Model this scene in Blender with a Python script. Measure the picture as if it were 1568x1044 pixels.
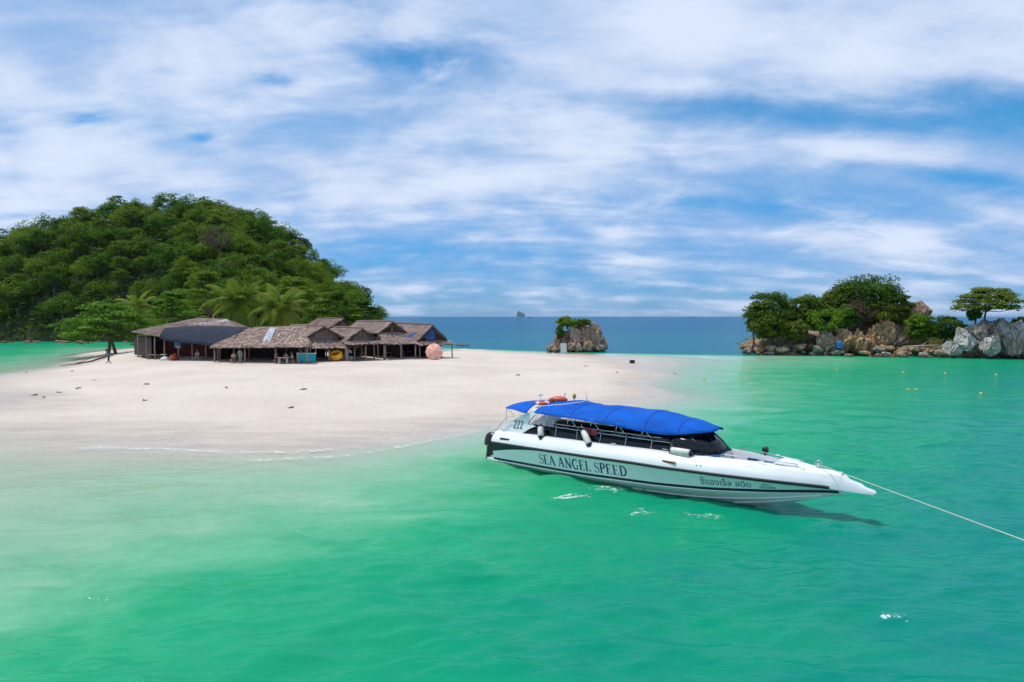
import bpy, bmesh, math, random
import numpy as np
from mathutils import Vector, Matrix, noise as mnoise

for _o in list(bpy.data.objects):
    bpy.data.objects.remove(_o)
random.seed(7)
rng = np.random.default_rng(7)
SC = bpy.context.scene
COL = SC.collection
R = math.radians

# ------------------------------------------------------------------ camera
CAM_H = 6.2
FPX = 1045.3                      # focal length in pixels of the 1568 px wide photograph (24 mm lens)
PITCH = math.atan(37.5 / FPX)     # tilted slightly down
cam_data = bpy.data.cameras.new('camera')
cam_data.sensor_width = 36.0
cam_data.lens = 24.0
cam_data.clip_start = 0.1
cam_data.clip_end = 90000.0
cam = bpy.data.objects.new('camera', cam_data)
COL.objects.link(cam)
cam.location = (0, 0, CAM_H)
cam.rotation_euler = (math.pi / 2 - PITCH, 0, 0)
SC.camera = cam

# ------------------------------------------------------------------ sky, sun, exposure
SUN_EL, SUN_AZ = 69.0, -80.0       # azimuth measured from +Y (into the picture) towards +X
SC.view_settings.view_transform = 'Standard'
SC.view_settings.look = 'None'
SC.view_settings.exposure = 0.14
SC.view_settings.gamma = 1.0
SC.view_settings.use_curve_mapping = False
SC.cycles.use_denoising = True
SC.cycles.use_adaptive_sampling = True
SC.cycles.adaptive_threshold = 0.015
SC.cycles.max_bounces = 8
SC.cycles.diffuse_bounces = 3
SC.cycles.glossy_bounces = 3
SC.cycles.transmission_bounces = 4
SC.cycles.transparent_max_bounces = 8
SC.cycles.sample_clamp_indirect = 4.0
SC.cycles.sample_clamp_direct = 3.0

sun_data = bpy.data.lights.new('sun', 'SUN')
sun_data.energy = 2.7
sun_data.angle = R(5.0)
sun_data.color = (1.0, 0.955, 0.88)
sun = bpy.data.objects.new('sun', sun_data)
COL.objects.link(sun)
sun.location = (0, 0, 60)
_sd = Vector((math.sin(R(SUN_AZ)) * math.cos(R(SUN_EL)), math.cos(R(SUN_AZ)) * math.cos(R(SUN_EL)), math.sin(R(SUN_EL))))
sun.rotation_euler = _sd.to_track_quat('Z', 'Y').to_euler()


def ray(px, py):
    X = (px - 784.0) / FPX
    Z = -(py - 522.0) / FPX
    c, s = math.cos(PITCH), math.sin(PITCH)
    return Vector((X, c + Z * s, Z * c - s))


def at_plane(px, py, z=0.0):
    d = ray(px, py)
    t = (z - CAM_H) / d.z
    return Vector((d.x * t, d.y * t, z))


def at_depth(px, py, y):
    d = ray(px, py)
    t = y / d.y
    return Vector((d.x * t, y, CAM_H + d.z * t))


class NT:
    """small helper to write node trees"""
    def __init__(self, tree):
        self.t = tree
        self.n = tree.nodes
        self.l = tree.links

    def add(self, typ, props=None, **ins):
        nd = self.n.new(typ)
        for k, v in (props or {}).items():
            setattr(nd, k, v)
        for k, v in ins.items():
            key = int(k[1:]) if k[0] == 'i' and k[1:].isdigit() else k.replace('_', ' ')
            self.set(nd.inputs[key], v)
        return nd

    def set(self, sock, v):
        if isinstance(v, bpy.types.NodeSocket):
            self.l.new(v, sock)
        elif isinstance(v, bpy.types.Node):
            self.l.new(v.outputs[0], sock)
        else:
            if isinstance(v, (tuple, list)) and len(v) == 3 and sock.type == 'RGBA':
                v = (*v, 1)
            sock.default_value = v

    def math(self, op, a, b=0.0, c=0.0, clamp=False):
        nd = self.n.new('ShaderNodeMath')
        nd.operation = op
        nd.use_clamp = clamp
        self.set(nd.inputs[0], a)
        self.set(nd.inputs[1], b)
        self.set(nd.inputs[2], c)
        return nd.outputs[0]

    def mix(self, fac, a, b, blend='MIX'):
        nd = self.n.new('ShaderNodeMix')
        nd.data_type = 'RGBA'
        nd.blend_type = blend
        self.set(nd.inputs[0], fac)
        self.set(nd.inputs[6], a)
        self.set(nd.inputs[7], b)
        return nd.outputs[2]

    def mapr(self, v, a, b, c=0.0, d=1.0, smooth=True):
        nd = self.n.new('ShaderNodeMapRange')
        nd.interpolation_type = 'SMOOTHSTEP' if smooth else 'LINEAR'
        for i, x in enumerate((v, a, b, c, d)):
            self.set(nd.inputs[i], x)
        return nd.outputs[0]

    def noise(self, vec, scale, detail=4.0, rough=0.5, dist=0.0, dims='3D'):
        nd = self.n.new('ShaderNodeTexNoise')
        nd.noise_dimensions = dims
        if vec is not None:
            self.l.new(vec, nd.inputs['Vector'])
        nd.inputs['Scale'].default_value = scale
        nd.inputs['Detail'].default_value = detail
        nd.inputs['Roughness'].default_value = rough
        nd.inputs['Distortion'].default_value = dist
        return nd.outputs['Fac']

    def ramp(self, fac, stops):
        nd = self.n.new('ShaderNodeValToRGB')
        cr = nd.color_ramp
        while len(cr.elements) > 1:
            cr.elements.remove(cr.elements[-1])
        cr.elements[0].position = stops[0][0]
        cr.elements[0].color = (*stops[0][1], 1)
        for p, c in stops[1:]:
            e = cr.elements.new(p)
            e.color = (*c, 1)
        self.set(nd.inputs[0], fac)
        return nd.outputs[0]

    def mapping(self, vec, scale=(1, 1, 1), rot=(0, 0, 0), loc=(0, 0, 0)):
        nd = self.n.new('ShaderNodeMapping')
        self.l.new(vec, nd.inputs['Vector'])
        nd.inputs['Location'].default_value = loc
        nd.inputs['Rotation'].default_value = rot
        nd.inputs['Scale'].default_value = scale
        return nd.outputs[0]


world = bpy.data.worlds.new('World')
SC.world = world
world.use_nodes = True
W = NT(world.node_tree)
for _n in list(W.n):
    W.n.remove(_n)
KZ = 0.27


def sky_uv(px, py):
    d = ray(px, py).normalized()
    return d.x / (max(d.z, 0) + KZ), d.y / (max(d.z, 0) + KZ)


_tc = W.add('ShaderNodeTexCoord')
_sep = W.add('ShaderNodeSeparateXYZ', i0=_tc.outputs['Generated'])
_zz = W.math('ADD', W.math('MAXIMUM', _sep.outputs[2], 0.0), KZ)
_u = W.math('DIVIDE', _sep.outputs[0], _zz)
_v = W.math('DIVIDE', _sep.outputs[1], _zz)
_uv = W.add('ShaderNodeCombineXYZ', i0=_u, i1=_v, i2=0.0).outputs[0]
sky = W.add('ShaderNodeTexSky', {'sky_type': 'NISHITA', 'sun_disc': False, 'sun_elevation': R(SUN_EL),
                                 'sun_rotation': R(SUN_AZ), 'altitude': 0.0, 'air_density': 1.0,
                                 'dust_density': 0.3, 'ozone_density': 1.2})
# broad sheets of cloud, drawn out along the wind, plus finer wisps
m1 = W.mapping(_uv, scale=(0.82, 1.0, 1), rot=(0, 0, R(14)), loc=(3.1, 0.7, 0))
m2 = W.mapping(_uv, scale=(0.45, 1.5, 1), rot=(0, 0, R(-7)), loc=(1.7, 4.2, 0))
n_big = W.noise(m1, 2.0, 2.0, 0.5, 0.2)
n_mid = W.noise(m1, 5.2, 5.0, 0.60, 0.35)
n_str = W.noise(m2, 4.0, 4.0, 0.56, 0.25)
dens = W.math('ADD', W.math('MULTIPLY', n_big, 0.50), W.math('ADD', W.math('MULTIPLY', n_mid, 0.42), W.math('MULTIPLY', n_str, 0.41)))
shade = dens
# thinner towards the horizon
dens = W.math('SUBTRACT', dens, W.mapr(_v, 1.55, 2.9, 0.0, 0.10))


def blob(px, py, wx, wy, amt, rough=0.0, rot=0.0):
    """a soft opening (amt < 0) or bank (amt > 0) in the cloud sheet"""
    global dens
    u0, v0 = sky_uv(px, py)
    u1, _ = sky_uv(px + wx, py)
    _, v1 = sky_uv(px, py + wy)
    du, dv = abs(u1 - u0) or .1, abs(v1 - v0) or .1
    a = W.math('MULTIPLY_ADD', _u, 1 / du, -u0 / du)
    b = W.math('MULTIPLY_ADD', _v, 1 / dv, -v0 / dv)
    if rot:
        b = W.math('MULTIPLY_ADD', a, -rot, b)
    r2 = W.math('MULTIPLY_ADD', a, a, W.math('MULTIPLY', b, b))
    g = W.math('POWER', 0.3679, r2)
    if rough:
        g = W.math('MULTIPLY', g, W.math('MULTIPLY_ADD', n_mid, -rough * 5.0, 1.0 + rough * 2.5))
    dens = W.math('MULTIPLY_ADD', g, amt, dens)


# openings and banks as they stand over this bay
SKY_BLOBS = [
    (640, 88, 95, 34, -0.25, 0.75), (425, 122, 34, 12, -0.30, 0.6), (135, 182, 40, 10, -0.26, 0.6),
    (310, 211, 20, 8, -0.34, 0.4), (255, 97, 38, 16, -0.14, 0.7), (515, 20, 70, 40, -0.12, 0.5),
    (1230, 172, 300, 34, -0.34, 0.12), (1590, 158, 240, 38, -0.42, 0.12),
    (1170, 312, 280, 20, -0.22, 0.2), (1500, 275, 190, 20, -0.22, 0.2),
    (30, 330, 150, 10, -0.18, 0.3), (640, 395, 190, 14, -0.15, 0.35), (560, 372, 90, 10, -0.10, 0.4), (600, 458, 240, 10, -0.10, 0.3), (1000, 440, 400, 12, -0.07, 0.3),
    (1410, 371, 34, 6, 0.20, 0.3), (1180, 40, 520, 95, 0.27, 0.1), (700, 270, 420, 40, 0.14, 0.2),
    (1350, 232, 400, 18, 0.14, 0.2), (160, 70, 260, 60, 0.10, 0.2), (250, 270, 300, 30, 0.10, 0.2), (1250, 372, 330, 16, 0.07, 0.3), (1300, 425, 300, 10, 0.07, 0.3),
]
for _b in SKY_BLOBS:
    blob(*_b)
mask = W.mapr(dens, 0.29, 0.77, 0.10, 0.96)
cl_lo = (3.5, 4.8, 7.2)
cl_hi = (6.2, 6.95, 8.4)
cloud = W.mix(W.mapr(W.math('ADD', W.math('MULTIPLY', shade, 0.6), W.math('MULTIPLY', dens, 0.4)), 0.56, 0.84), cl_lo, cl_hi)
tint = W.mix(1.0, sky.outputs[0], W.mix(W.mapr(_sep.outputs[2], 0.0, 0.28), (0.14, 0.47, 1.00), (0.15, 0.80, 1.14)), 'MULTIPLY')
skycol = W.mix(mask, tint, cloud)
bg = W.add('ShaderNodeBackground', i0=skycol, Strength=0.108)
wo = W.add('ShaderNodeOutputWorld', i0=bg)
world.cycles.sampling_method = 'MANUAL'
world.cycles.sample_map_resolution = 512

# ------------------------------------------------------------------ helpers: meshes and objects


def setp(o, label=None, cat=None, group=None, kind=None):
    if label:
        o['label'] = label
    if cat:
        o['category'] = cat
    if group:
        o['group'] = group
    if kind:
        o['kind'] = kind
    return o


def link(o, parent=None):
    COL.objects.link(o)
    if parent is not None:
        o.parent = parent
    return o


def empty(name, loc=(0, 0, 0), rz=0.0):
    o = bpy.data.objects.new(name, None)
    o.empty_display_size = 0.3
    o.location = loc
    o.rotation_euler = (0, 0, rz)
    return link(o)


def npmesh(name, verts, faces, mat=None, smooth=False, attrs=None):
    """faces: (n,3) or (n,4) int array, or list of polygons"""
    me = bpy.data.meshes.new(name)
    if isinstance(faces, np.ndarray) and faces.ndim == 2:
        v = np.asarray(verts, dtype=np.float32)
        k = faces.shape[1]
        me.vertices.add(len(v))
        me.vertices.foreach_set('co', v.ravel())
        me.loops.add(faces.size)
        me.loops.foreach_set('vertex_index', faces.astype(np.int32).ravel())
        me.polygons.add(len(faces))
        me.polygons.foreach_set('loop_start', np.arange(0, faces.size, k, dtype=np.int32))
        me.update(calc_edges=True)
    else:
        me.from_pydata([tuple(map(float, p)) for p in verts], [], [tuple(int(i) for i in f) for f in faces])
        me.update()
    if smooth:
        me.polygons.foreach_set('use_smooth', np.ones(len(me.polygons), dtype=bool))
    for k, (dom, arr) in (attrs or {}).items():
        a = me.attributes.new(k, 'FLOAT', dom)
        a.data.foreach_set('value', np.asarray(arr, dtype=np.float32))
    for m in (mat if isinstance(mat, (list, tuple)) else [mat]):
        if m is not None:
            me.materials.append(m)
    return me


def mobj(name, me, parent=None, loc=(0, 0, 0), rot=(0, 0, 0), scale=(1, 1, 1)):
    o = bpy.data.objects.new(name, me)
    o.location = loc
    o.rotation_euler = rot
    o.scale = scale
    return link(o, parent)


class MB:
    """collects shapes for ONE mesh"""
    def __init__(self):
        self.v = []
        self.f = []
        self.m = []

    def add(self, vs, fs, mi=0):
        b = len(self.v)
        self.v += [tuple(p) for p in vs]
        for f in fs:
            self.f.append(tuple(i + b for i in f))
            self.m.append(mi)
        return self

    def box(self, c, size, rot=None, mi=0, taper=1.0):
        sx, sy, sz = size[0] / 2, size[1] / 2, size[2] / 2
        vs = []
        for z in (-sz, sz):
            k = taper if z > 0 else 1.0
            for x, y in ((-sx, -sy), (sx, -sy), (sx, sy), (-sx, sy)):
                p = Vector((x * k, y * k, z))
                if rot is not None:
                    p = rot @ p
                vs.append(p + Vector(c))
        return self.add(vs, [(3, 2, 1, 0), (4, 5, 6, 7), (0, 1, 5, 4), (1, 2, 6, 5), (2, 3, 7, 6), (3, 0, 4, 7)], mi)

    def tube(self, pts, rad, n=8, mi=0, cap=True, closed=False):
        pts = [Vector(p) for p in pts]
        if not hasattr(rad, '__len__'):
            rad = [rad] * len(pts)
        rings = []
        up = Vector((0, 0, 1))
        prev = None
        N = len(pts)
        for i, p in enumerate(pts):
            if closed:
                d = pts[(i + 1) % N] - pts[i - 1]
            else:
                d = pts[min(i + 1, N - 1)] - pts[max(i - 1, 0)]
            if d.length < 1e-9:
                d = up
            d.normalize()
            if prev is None:
                a = d.cross(up if abs(d.z) < 0.9 else Vector((1, 0, 0))).normalized()
            else:
                a = (prev - d * prev.dot(d))
                a = a.normalized() if a.length > 1e-6 else d.orthogonal().normalized()
            prev = a
            b = d.cross(a)
            rings.append([p + (a * math.cos(2 * math.pi * k / n) + b * math.sin(2 * math.pi * k / n)) * rad[i] for k in range(n)])
        vs = [q for r_ in rings for q in r_]
        fs = []
        for i in range(N if closed else N - 1):
            j = (i + 1) % N
            for k in range(n):
                fs.append((i * n + k, i * n + (k + 1) % n, j * n + (k + 1) % n, j * n + k))
        if cap and not closed:
            fs.append(tuple(range(n - 1, -1, -1)))
            fs.append(tuple((N - 1) * n + k for k in range(n)))
        return self.add(vs, fs, mi)

    def lathe(self, prof, c=(0, 0, 0), n=16, rot=None, mi=0):
        vs = []
        for r_, z in prof:
            for k in range(n):
                p = Vector((r_ * math.cos(2 * math.pi * k / n), r_ * math.sin(2 * math.pi * k / n), z))
                if rot is not None:
                    p = rot @ p
                vs.append(p + Vector(c))
        fs = []
        for i in range(len(prof) - 1):
            for k in range(n):
                fs.append((i * n + k, i * n + (k + 1) % n, (i + 1) * n + (k + 1) % n, (i + 1) * n + k))
        fs.append(tuple(range(n - 1, -1, -1)))
        fs.append(tuple((len(prof) - 1) * n + k for k in range(n)))
        return self.add(vs, fs, mi)

    def loft(self, rows, mi=0, close_u=False):
        n = len(rows[0])
        vs = [p for r_ in rows for p in r_]
        fs = []
        for i in range(len(rows) - 1):
            for k in range(n if close_u else n - 1):
                k2 = (k + 1) % n
                fs.append((i * n + k, i * n + k2, (i + 1) * n + k2, (i + 1) * n + k))
        return self.add(vs, fs, mi)

    def build(self, name, mat, parent=None, smooth=False, loc=(0, 0, 0), fix=True, edge=None, bevel=0.0):
        me = bpy.data.meshes.new(name)
        me.from_pydata(self.v, [], self.f)
        for m in (mat if isinstance(mat, (list, tuple)) else [mat]):
            me.materials.append(m)
        me.polygons.foreach_set('material_index', self.m)
        if fix or bevel:
            bm = bmesh.new()
            bm.from_mesh(me)
            if fix:
                bmesh.ops.remove_doubles(bm, verts=bm.verts, dist=1e-5)
                bmesh.ops.recalc_face_normals(bm, faces=bm.faces)
            if bevel:
                bmesh.ops.bevel(bm, geom=[e for e in bm.edges if e.is_manifold and e.calc_face_angle(0) > 0.6], offset=bevel, segments=2, affect='EDGES', profile=0.6)
            bm.to_mesh(me)
            bm.free()
        if smooth:
            me.polygons.foreach_set('use_smooth', np.ones(len(me.polygons), dtype=bool))
            if edge:
                try:
                    me.set_sharp_from_angle(angle=edge)
                except Exception:
                    pass
        me.update()
        return mobj(name, me, parent, loc)


def copy_tree(o, loc=None, rz=None, scale=None, parent=None):
    c = o.copy()
    COL.objects.link(c)
    if parent is not None:
        c.parent = parent
    if loc is not None:
        c.location = loc
    if rz is not None:
        c.rotation_euler = (0, 0, rz)
    if scale is not None:
        c.scale = scale if hasattr(scale, '__len__') else (scale, scale, scale)
    for ch in list(o.children):
        copy_tree(ch, parent=c)
    return c


# ------------------------------------------------------------------ materials
def newmat(name):
    m = bpy.data.materials.new(name)
    m.use_nodes = True
    t = NT(m.node_tree)
    for n in list(t.n):
        t.n.remove(n)
    return m, t


def mat_plain(name, col, rough=0.6, metal=0.0, var=0.12, scale=6.0, spec=0.5, bump=0.0, bscale=40.0, coat=0.0):
    m, t = newmat(name)
    tc = t.add('ShaderNodeTexCoord')
    nz = t.noise(tc.outputs['Object'], scale, 5.0, 0.6)
    c2 = tuple(max(0, c * (1 - var * 1.6)) for c in col)
    c1 = tuple(min(1, c * (1 + var)) for c in col)
    cc = t.mix(t.mapr(nz, 0.3, 0.7), c2, c1)
    b = t.add('ShaderNodeBsdfPrincipled', Base_Color=cc, Roughness=rough, Metallic=metal)
    b.inputs['Specular IOR Level'].default_value = spec
    b.inputs['Coat Weight'].default_value = coat
    if bump:
        bp = t.add('ShaderNodeBump', Strength=bump, Height=t.noise(tc.outputs['Object'], bscale, 4.0, 0.6))
        t.l.new(bp.outputs[0], b.inputs['Normal'])
    t.add('ShaderNodeOutputMaterial', i0=b)
    return m


def mat_leaf(name, dark, light, trans=0.35, hue=0.5):
    m, t = newmat(name)
    at = t.add('ShaderNodeAttribute', {'attribute_name': 'tone'})
    oi = t.add('ShaderNodeObjectInfo')
    f = t.math('ADD', t.math('MULTIPLY', at.outputs['Fac'], 0.75), t.math('MULTIPLY', oi.outputs['Random'], 0.5))
    f = t.math('SUBTRACT', f, 0.12, clamp=True)
    c = t.mix(f, dark, light)
    # some crowns yellower, some bluer
    hs = t.add('ShaderNodeHueSaturation', Hue=t.mapr(oi.outputs['Random'], 0.0, 1.0, 0.5 + 0.025 * hue, 0.5 - 0.03 * hue, False), Saturation=1.0, Value=1.0, Color=c)
    d = t.add('ShaderNodeBsdfPrincipled', Base_Color=hs.outputs[0], Roughness=0.6)
    d.inputs['Specular IOR Level'].default_value = 0.12
    tr = t.add('ShaderNodeBsdfTranslucent', Color=hs.outputs[0])
    mx = t.add('ShaderNodeMixShader', i0=trans, i1=d.outputs[0], i2=tr.outputs[0])
    t.add('ShaderNodeOutputMaterial', i0=mx)
    return m


def mat_bark(name, col=(0.16, 0.12, 0.09)):
    m, t = newmat(name)
    tc = t.add('ShaderNodeTexCoord')
    v = t.mapping(tc.outputs['Object'], scale=(3, 3, 0.8))
    nz = t.noise(v, 6.0, 6.0, 0.65)
    c = t.mix(t.mapr(nz, 0.3, 0.7), tuple(x * 0.55 for x in col), tuple(x * 1.35 for x in col))
    bp = t.add('ShaderNodeBump', Strength=0.6, Distance=0.05, Height=nz)
    b = t.add('ShaderNodeBsdfPrincipled', Base_Color=c, Roughness=0.9, Normal=bp.outputs[0])
    t.add('ShaderNodeOutputMaterial', i0=b)
    return m


def mat_rock(name, grey, brown, orange, amount=0.5, scale=1.0, tan=0.55):
    m, t = newmat(name)
    g = t.add('ShaderNodeNewGeometry')
    p = g.outputs['Position']
    oi = t.add('ShaderNodeObjectInfo')
    n1 = t.noise(p, 0.35 * scale, 5.0, 0.6, 0.5)
    n2 = t.noise(p, 1.6 * scale, 8.0, 0.7, 0.4)
    n3 = t.noise(p, 7.0 * scale, 6.0, 0.7)
    f = t.math('ADD', n1, t.math('MULTIPLY', t.math('SUBTRACT', oi.outputs['Random'], 0.5), 0.22))
    c = t.mix(t.mapr(f, 0.42 - 0.2 * (amount - 0.5), 0.62), brown, grey)
    c = t.mix(t.math('MULTIPLY', t.mapr(n2, tan, tan + 0.17), 0.8), c, orange)
    c = t.mix(t.mapr(n2, 0.44, 0.28), c, tuple(x * 0.28 for x in brown))
    c = t.mix(t.mapr(n3, 0.52, 0.75, 0, 0.55), c, tuple(min(0.62, x * 1.7) for x in grey))
    # wet dark tide line with its own ragged edge
    sz = t.add('ShaderNodeSeparateXYZ', i0=p)
    wet = t.mapr(t.math('ADD', sz.outputs[2], t.math('MULTIPLY', n2, -0.9)), 0.15, -0.25)
    c = t.mix(t.math('MULTIPLY', wet, 0.72), c, (0.035, 0.03, 0.022))
    vor = t.add('ShaderNodeTexVoronoi', {'feature': 'DISTANCE_TO_EDGE'}, Vector=t.mapping(p, scale=(1, 1, 0.55)), Scale=0.9 * scale)
    crack = t.mapr(vor.outputs[0], 0.0, 0.07)
    c = t.mix(crack, t.mix(0.55, c, (0.03, 0.025, 0.02)), c)
    h = t.math('ADD', t.math('MULTIPLY', n2, 0.9), t.math('ADD', t.math('MULTIPLY', n3, 0.35), t.math('MULTIPLY', crack, 0.35)))
    bp = t.add('ShaderNodeBump', Strength=0.9, Distance=0.35, Height=h)
    b = t.add('ShaderNodeBsdfPrincipled', Base_Color=c, Roughness=0.88, Normal=bp.outputs[0])
    t.add('ShaderNodeOutputMaterial', i0=b)
    return m


M = {}
M['bark'] = mat_bark('bark')
M['palm_bark'] = mat_bark('palm_bark', (0.24, 0.20, 0.16))
M['wood'] = mat_bark('weathered_wood', (0.30, 0.24, 0.18))
M['wood_pale'] = mat_bark('pale_wood', (0.46, 0.36, 0.24))
M['wood_dark'] = mat_bark('dark_wood', (0.10, 0.07, 0.055))

# ------------------------------------------------------------------ beach and seabed: one height field
# heights read off the shoreline and the colour of the water: (pixel x, pixel y, height in metres)
CTRL = [
    # dry sand
    (60, 588, .30), (180, 565, .55), (300, 585, .75), (240, 556, .85), (330, 560, .95), (450, 562, .95), (600, 556, .95), (690, 545, .75),
    (500, 600, .72), (700, 590, .62), (830, 570, .45), (900, 590, .30), (940, 568, .24), (300, 625, .40), (500, 640, .28),
    (140, 620, .26), (700, 630, .28), (840, 610, .25), (760, 550, .6), (800, 545, .35), (880, 549, .22), (840, 552, .4), (920, 556, .2), (0, 628, .13), (0, 606, .0), (60, 606, .06), (0, 640, .2), (90, 640, .2),
    # water's edge
    (0, 662, .03), (170, 672, .04), (340, 682, .04), (500, 680, .04), (640, 664, .04), (740, 648, .04), (850, 642, .04), (950, 616, .04),
    (1000, 598, .03), (985, 580, .05), (975, 562, .05), (950, 550, .04), (850, 541.5, .04), (770, 537.5, .05), (700, 534.5, .05),
    (0, 577, .03), (70, 566, .03), (120, 556, .04), (158, 546.5, .05),
    # shallows and the slope towards the viewer
    (0, 690, -.07), (200, 700, -.09), (400, 706, -.12), (600, 692, -.15), (0, 750, -.24), (300, 750, -.38), (600, 735, -.50),
    (0, 840, -.48), (300, 850, -.72), (600, 850, -1.15), (0, 960, -.8), (0, 1040, -1.1), (400, 1000, -1.6), (800, 1000, -2.4), (1200, 1000, -2.9),
    (1560, 1000, -3.5), (1560, 800, -3.3), (1300, 850, -2.8), (1000, 800, -2.1), (800, 735, -1.05), (730, 690, -.38), (1100, 700, -1.3),
    (1300, 700, -2.3), (1560, 690, -3.0), (1100, 625, -.45), (1050, 595, -.34), (1030, 577, -.12), (1085, 568, -.36), (1060, 556, -.16), (1120, 590, -.7), (1140, 552, -.6), (1190, 600, -1.1),
    (1300, 600, -1.9), (1450, 620, -2.6), (1560, 600, -2.8), (1240, 566, -.9), (1400, 568, -1.9), (1550, 572, -2.4), (1200, 552, -.7),
    # the drop to the open sea behind the bar
    (1050, 547, -.5), (1050, 541, -3.5), (1010, 544, -2.2), (930, 541, -1.8), (900, 536, -4), (860, 539, -1.5), (800, 535, -3.5), (770, 534.5, -2.5), (740, 532, -4.5), (770, 528, -7), (900, 522, -8), (1060, 525, -9),
    (705, 531.5, -1.5), (700, 528, -4.5), (700, 520, -8), (800, 508, -12),
    # lagoon on the other side
    (0, 562, -.9), (70, 552, -1.2), (0, 545, -2.4), (90, 540, -2.4), (0, 530, -2.5), (130, 532, -1.8),
]
CP = [tuple(at_plane(a, b, c)) for a, b, c in CTRL]
CP += [(-40, 95, 1.1), (-20, 95, 1.0), (-55, 100, 1.1), (-30, 115, 1.0), (-45, 130, 1.2), (-60, 125, 1.0), (-14, 92, .8), (-8, 104, .42), (-10, 117, .25),
       (-20, 125, -1.2), (-20, 160, -5), (-40, 165, 0.5), (-75, 165, 1.0), (-95, 170, .8), (-130, 172, .8), (-160, 172, .8), (-60, 190, 1.5),
       (-68, 112, .4), (-74, 120, -.3), (-170, 120, -4), (-120, 90, -3), (-100, 60, -2.5), (-60, 45, -.6), (-40, 30, -.25), (-60, 20, -.8), (-30, 10, -1.2), (-40, -20, -2.5), (0, -20, -4), (60, -20, -5),
       (60, 30, -5), (90, 60, -5), (120, 100, -6), (60, 140, -9), (120, 160, -12), (0, 200, -14), (60, 115, -3.0), (90, 105, -3), (38, 112, -1.8), (-170, 60, -4)]
CP = np.array(CP)


def rbf_fit(P):
    n = len(P)
    d = np.hypot(P[:, None, 0] - P[None, :, 0], P[:, None, 1] - P[None, :, 1])
    A = np.sqrt(d * d + 4.0) + np.eye(n) * 0.35
    B = np.zeros((n + 3, n + 3))
    B[:n, :n] = A
    B[:n, n] = 1
    B[n, :n] = 1
    B[:n, n + 1:] = P[:, :2] / 100
    B[n + 1:, :n] = (P[:, :2] / 100).T
    return np.linalg.solve(B, np.concatenate([P[:, 2], [0, 0, 0]]))


_RW = rbf_fit(CP)


def _vnoise(x, y, seed=0):
    """cheap smooth value noise on arrays"""
    xi, yi = np.floor(x).astype(np.int64), np.floor(y).astype(np.int64)
    xf, yf = x - xi, y - yi
    xf = xf * xf * (3 - 2 * xf)
    yf = yf * yf * (3 - 2 * yf)

    def h(a, b):
        k = (a * 374761393 + b * 668265263 + seed * 982451653) & 0x7fffffff
        k = (k ^ (k >> 13)) * 1274126177 & 0x7fffffff
        return ((k ^ (k >> 16)) & 0xffff) / 65535.0
    return (h(xi, yi) * (1 - xf) + h(xi + 1, yi) * xf) * (1 - yf) + (h(xi, yi + 1) * (1 - xf) + h(xi + 1, yi + 1) * xf) * yf - 0.5


def fbm(x, y, seed=0, oct=4):
    s, a = 0, 1.0
    for i in range(oct):
        s = s + a * _vnoise(x * 2 ** i + 17.3 * i, y * 2 ** i - 9.1 * i, seed + i)
        a *= 0.5
    return s


def terrain(x, y):
    x = np.asarray(x, float)
    y = np.asarray(y, float)
    sh = x.shape
    xf, yf = x.ravel(), y.ravel()
    out = np.empty(len(xf))
    for i in range(0, len(xf), 40000):
        xs, ys = xf[i:i + 40000], yf[i:i + 40000]
        d = np.sqrt((xs[:, None] - CP[None, :, 0]) ** 2 + (ys[:, None] - CP[None, :, 1]) ** 2 + 4.0)
        out[i:i + 40000] = d @ _RW[:-3] + _RW[-3] + xs / 100 * _RW[-2] + ys / 100 * _RW[-1]
    # open water behind the bar drops away quickly
    yl = np.interp(xf, [-40, -22, -11, 0, 7, 17, 28, 45], [170, 137, 130, 122, 117, 112, 108, 106])
    k = np.clip((yf - yl) / 9, 0, 1)
    k = np.where(xf > -38, k * k * (3 - 2 * k), 0)
    out = out * (1 - k) + np.minimum(out, -7.5) * k
    # no beach on the far side of the lagoon: the wood comes down to the rocks
    kl = np.clip((yf - 132) / 8, 0, 1) * np.clip((-62 - xf) / 8, 0, 1)
    out = out * (1 - kl) + np.minimum(out, -1.6) * kl
    far = np.clip((np.hypot(xf - 0, yf - 80) - 150) / 120, 0, 1)
    out = out * (1 - far) - 14 * far
    # gentle lumps, footprints and wave-built ridges in the sand
    dry = np.clip((out - 0.12) / 0.3, 0, 1)
    out = out + dry * (0.10 * fbm(xf / 9, yf / 9, 3, 3) + 0.05 * fbm(xf / 1.3, yf / 1.3, 5, 3)) + 0.03 * fbm(xf / 6, yf / 4, 8, 3)
    return np.clip(out, -16, 1.6).reshape(sh)


def axis(a0, a1, fine0, fine1, step, g):
    core = list(np.arange(fine0, fine1, step))
    r_, s = [core[-1]], step
    while r_[-1] < a1:
        s *= g
        r_.append(r_[-1] + s)
    l_, s = [core[0]], step
    while l_[-1] > a0:
        s *= g
        l_.append(l_[-1] - s)
    return np.array(l_[:0:-1] + core + r_[1:])


def grid_faces(nx, ny):
    i = np.arange(nx * ny).reshape(ny, nx)
    return np.stack([i[:-1, :-1], i[:-1, 1:], i[1:, 1:], i[1:, :-1]], -1).reshape(-1, 4)


gx = axis(-230, 230, -75, 60, 0.42, 1.09)
gy = axis(-60, 240, 14, 100, 0.42, 1.09)
GX, GY = np.meshgrid(gx, gy)
GZ = terrain(GX, GY)

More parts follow.
